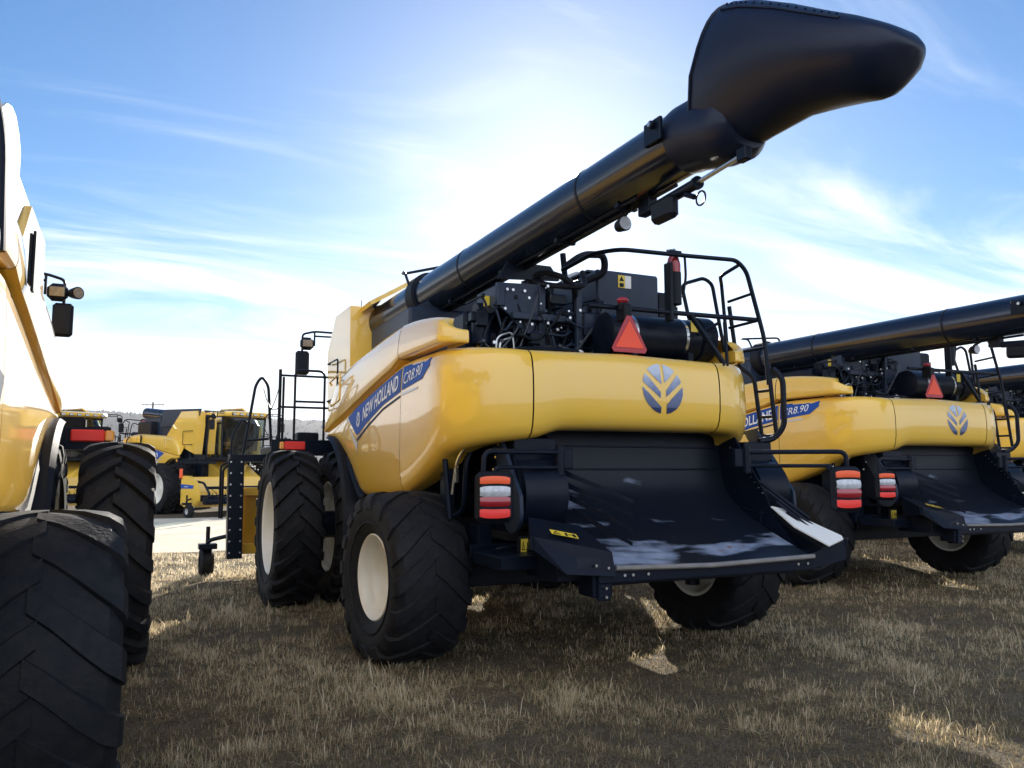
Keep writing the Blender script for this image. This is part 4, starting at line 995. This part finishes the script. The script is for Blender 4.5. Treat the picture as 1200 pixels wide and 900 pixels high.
# ------------------------------------------------------------------ dry grass
def make_grass():
    n = 760000
    # denser near the camera; wedge in front of it
    z = 1.9*np.exp(rng.random(n)*math.log(26/1.9)); w = (rng.random(n)*2-1)*.72*z
    z2 = z + rng.normal(0,.05,n)
    X = w*math.cos(CAMY)+z2*math.sin(CAMY); Y = -w*math.sin(CAMY)+z2*math.cos(CAMY)
    clump = np.array([.8*noise.noise((a*1.5,b*1.5,0)) + .8*noise.noise((a*5.5,b*5.5,3)) + .3*noise.noise((a*15,b*15,5)) for a,b in zip(X,Y)])
    keep = (rng.random(n) < np.clip(.70+.7*clump,.22,1)) & ~((Y > 17) & (Y < 29.5))
    X, Y, z2, clump = X[keep], Y[keep], z2[keep], clump[keep]; n = len(X)
    tall = rng.random(n) < .035
    big = np.array([noise.noise((a*.45,b*.45,9)) for a,b in zip(X,Y)]); H = rng.uniform(.012,.050,n)*(1+.8*np.clip(clump,-.6,1))*(1+.5*big); H[tall] *= rng.uniform(1.6,2.6,tall.sum())
    H *= np.where(z2 > 8, 1.15, 1)
    wd = rng.uniform(.0010,.0024,n)*np.clip(z2/3.5,1,4)
    az = rng.random(n)*2*PI; lean = rng.uniform(.05,.75,n)*H; laz = rng.random(n)*2*PI
    flat = rng.random(n) < .45; lean[flat] = H[flat]*rng.uniform(1.2,2.5,flat.sum()); H[flat] *= .35
    dx, dy = np.cos(az)*wd, np.sin(az)*wd; lx, ly = np.cos(laz)*lean, np.sin(laz)*lean
    V = np.zeros((n,5,3),np.float32)
    V[:,0] = np.stack([X-dx,Y-dy,np.full(n,-.004)],1); V[:,1] = np.stack([X+dx,Y+dy,np.full(n,-.004)],1)
    V[:,2] = np.stack([X+dx*.8+lx*.35,Y+dy*.8+ly*.35,H*.6],1); V[:,3] = np.stack([X-dx*.8+lx*.35,Y-dy*.8+ly*.35,H*.6],1)
    V[:,4] = np.stack([X+lx,Y+ly,H],1)
    me = bpy.data.meshes.new('dry_grass'); me.vertices.add(n*5); me.vertices.foreach_set('co', V.reshape(-1))
    base = (np.arange(n)*5)[:,None]; L = np.concatenate([base+np.array([0,1,2,3]), base+np.array([3,2,4])],1).astype(np.int32)
    me.loops.add(n*7); me.loops.foreach_set('vertex_index', L.reshape(-1))
    st = (np.arange(n)*7)[:,None]+np.array([0,4]); me.polygons.add(n*2); me.polygons.foreach_set('loop_start', st.reshape(-1).astype(np.int32))
    sh = np.clip(rng.beta(2,2.2,n)*.8 + .42*clump + .28*big + .02, 0, 1).astype(np.float32); sh[tall] = np.clip(sh[tall]+.25,0,1)
    # pale chaff along the edge of the lane, lightened further to look sunlit
    far = np.clip((Y-10.2)/3.5,0,1)*np.clip(.75+.6*clump,0,1); sh = np.clip(sh+.5*far,0,1).astype(np.float32)
    at = me.attributes.new('shade','FLOAT','POINT'); at.data.foreach_set('value', np.repeat(sh,5))
    me.update(); me.validate(); me.materials.append(M['blades'])
    o = put('dry_grass', me); o['kind'] = 'stuff'
make_grass()

# ------------------------------------------------------------------ air, sky, sun, camera
HAZE = .00009
if HAZE:
    mb = MB(); mb.add([(x,y,z) for x in (-3300,3300) for y in (-3300,3300) for z in (-4,230)], [(0,1,3,2),(4,6,7,5),(0,4,5,1),(2,3,7,6),(0,2,6,4),(1,5,7,3)])
    m = bpy.data.materials.new('air'); m.use_nodes = True; nt = m.node_tree; nt.nodes.clear()
    out = nt.nodes.new('ShaderNodeOutputMaterial'); pv = nt.nodes.new('ShaderNodeVolumePrincipled'); pv.inputs['Color'].default_value = (.86,.90,1,1); pv.inputs['Density'].default_value = HAZE; pv.inputs['Anisotropy'].default_value = .2
    nt.links.new(pv.outputs[0], out.inputs['Volume'])
    o = put('haze', mb.mesh('haze', m)); o['kind'] = 'stuff'

SUN_AZ, SUN_EL = R(28.2), R(22.3)
W = bpy.data.worlds.new('World'); S.world = W; W.use_nodes = True
nt = W.node_tree; N = nt.nodes; L = nt.links; bg = N['Background']
sky = N.new('ShaderNodeTexSky'); sky.sky_type = 'NISHITA'; sky.sun_disc = False; sky.sun_elevation = SUN_EL; sky.sun_rotation = SUN_AZ
sky.air_density = 1.0; sky.dust_density = .40; sky.ozone_density = 3.0; sky.altitude = 600
tc = N.new('ShaderNodeTexCoord'); sep = N.new('ShaderNodeSeparateXYZ'); L.new(tc.outputs['Generated'], sep.inputs[0])
def math_(op, a, b=None, c=None):
    n = N.new('ShaderNodeMath'); n.operation = op
    for i, v in enumerate((a,b,c)):
        if v is None: continue
        if isinstance(v,(int,float)): n.inputs[i].default_value = v
        else: L.new(v, n.inputs[i])
    return n.outputs[0]
# project the sky onto a cloud layer: (x/z, y/z)
zc = math_('MAXIMUM', sep.outputs['Z'], .02); zz = math_('ADD', zc, .12)
u = math_('DIVIDE', sep.outputs['X'], zz); v = math_('DIVIDE', sep.outputs['Y'], zz)
cmb = N.new('ShaderNodeCombineXYZ'); L.new(u, cmb.inputs[0]); L.new(v, cmb.inputs[1])
mp = N.new('ShaderNodeMapping'); mp.inputs['Rotation'].default_value = (0,0,R(35)); mp.inputs['Scale'].default_value = (.55,1.5,1); L.new(cmb.outputs[0], mp.inputs[0])
n1 = N.new('ShaderNodeTexNoise'); n1.inputs['Scale'].default_value = 1.3; n1.inputs['Detail'].default_value = 9; n1.inputs['Roughness'].default_value = .6; n1.inputs['Distortion'].default_value = .8; L.new(mp.outputs[0], n1.inputs['Vector'])
low = N.new('ShaderNodeMapRange'); low.inputs[1].default_value = .0; low.inputs[2].default_value = .36; low.inputs[3].default_value = .46; low.inputs[4].default_value = -.05; L.new(sep.outputs['Z'], low.inputs[0])
cov = math_('ADD', n1.outputs['Fac'], low.outputs[0])
cl = N.new('ShaderNodeMapRange'); cl.interpolation_type = 'SMOOTHSTEP'; cl.inputs[1].default_value = .46; cl.inputs[2].default_value = .92; L.new(cov, cl.inputs[0])
mix = N.new('ShaderNodeMix'); mix.data_type = 'RGBA'; mix.inputs[7].default_value = (9.0,9.4,9.9,1); hs = N.new('ShaderNodeHueSaturation'); hs.inputs['Saturation'].default_value = 1.24; L.new(sky.outputs[0], hs.inputs['Color']); L.new(cl.outputs[0], mix.inputs[0]); L.new(hs.outputs[0], mix.inputs[6])
# unseen bright cloud bank, added away from the sun to raise the fill
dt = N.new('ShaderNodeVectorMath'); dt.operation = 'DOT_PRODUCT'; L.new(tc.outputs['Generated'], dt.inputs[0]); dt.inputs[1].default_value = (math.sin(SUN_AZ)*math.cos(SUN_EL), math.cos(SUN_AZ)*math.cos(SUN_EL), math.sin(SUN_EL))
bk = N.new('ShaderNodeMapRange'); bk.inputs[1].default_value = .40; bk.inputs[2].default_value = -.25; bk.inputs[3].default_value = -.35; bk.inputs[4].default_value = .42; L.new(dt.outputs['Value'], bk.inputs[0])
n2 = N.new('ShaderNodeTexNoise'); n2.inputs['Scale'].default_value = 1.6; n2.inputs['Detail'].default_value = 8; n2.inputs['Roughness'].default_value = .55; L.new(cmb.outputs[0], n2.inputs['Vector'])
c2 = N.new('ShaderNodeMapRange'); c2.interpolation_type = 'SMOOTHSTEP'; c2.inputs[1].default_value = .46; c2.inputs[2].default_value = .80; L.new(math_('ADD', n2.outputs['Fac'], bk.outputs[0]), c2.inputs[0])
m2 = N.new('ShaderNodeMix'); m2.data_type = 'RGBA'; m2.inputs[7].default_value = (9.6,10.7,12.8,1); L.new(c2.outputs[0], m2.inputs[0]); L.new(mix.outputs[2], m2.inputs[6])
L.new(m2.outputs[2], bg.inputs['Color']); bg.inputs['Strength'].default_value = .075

sd = bpy.data.lights.new('sun','SUN'); sd.energy = 5.0; sd.angle = R(.53); sd.color = (1,.93,.82)
so = bpy.data.objects.new('sun', sd); COL.objects.link(so)
dv = Vector((math.sin(SUN_AZ)*math.cos(SUN_EL), math.cos(SUN_AZ)*math.cos(SUN_EL), math.sin(SUN_EL)))
so.rotation_euler = dv.to_track_quat('Z','Y').to_euler(); so.location = dv*200

cd = bpy.data.cameras.new('camera'); cd.sensor_width = 36; cd.lens = 36*942/1200; cd.clip_start = .05; cd.clip_end = 20000
co = bpy.data.objects.new('camera', cd); COL.objects.link(co); co.location = (0,0,1.6); co.rotation_euler = (R(90+6.06),0,-R(25)); S.camera = co
S.view_settings.view_transform = 'Standard'; S.view_settings.look = 'None'; S.view_settings.exposure = 1.03; S.view_settings.gamma = 1
S.render.engine = 'CYCLES'; S.cycles.max_bounces = 6; S.cycles.volume_bounces = 0; S.cycles.use_denoising = True; S.cycles.transparent_max_bounces = 8
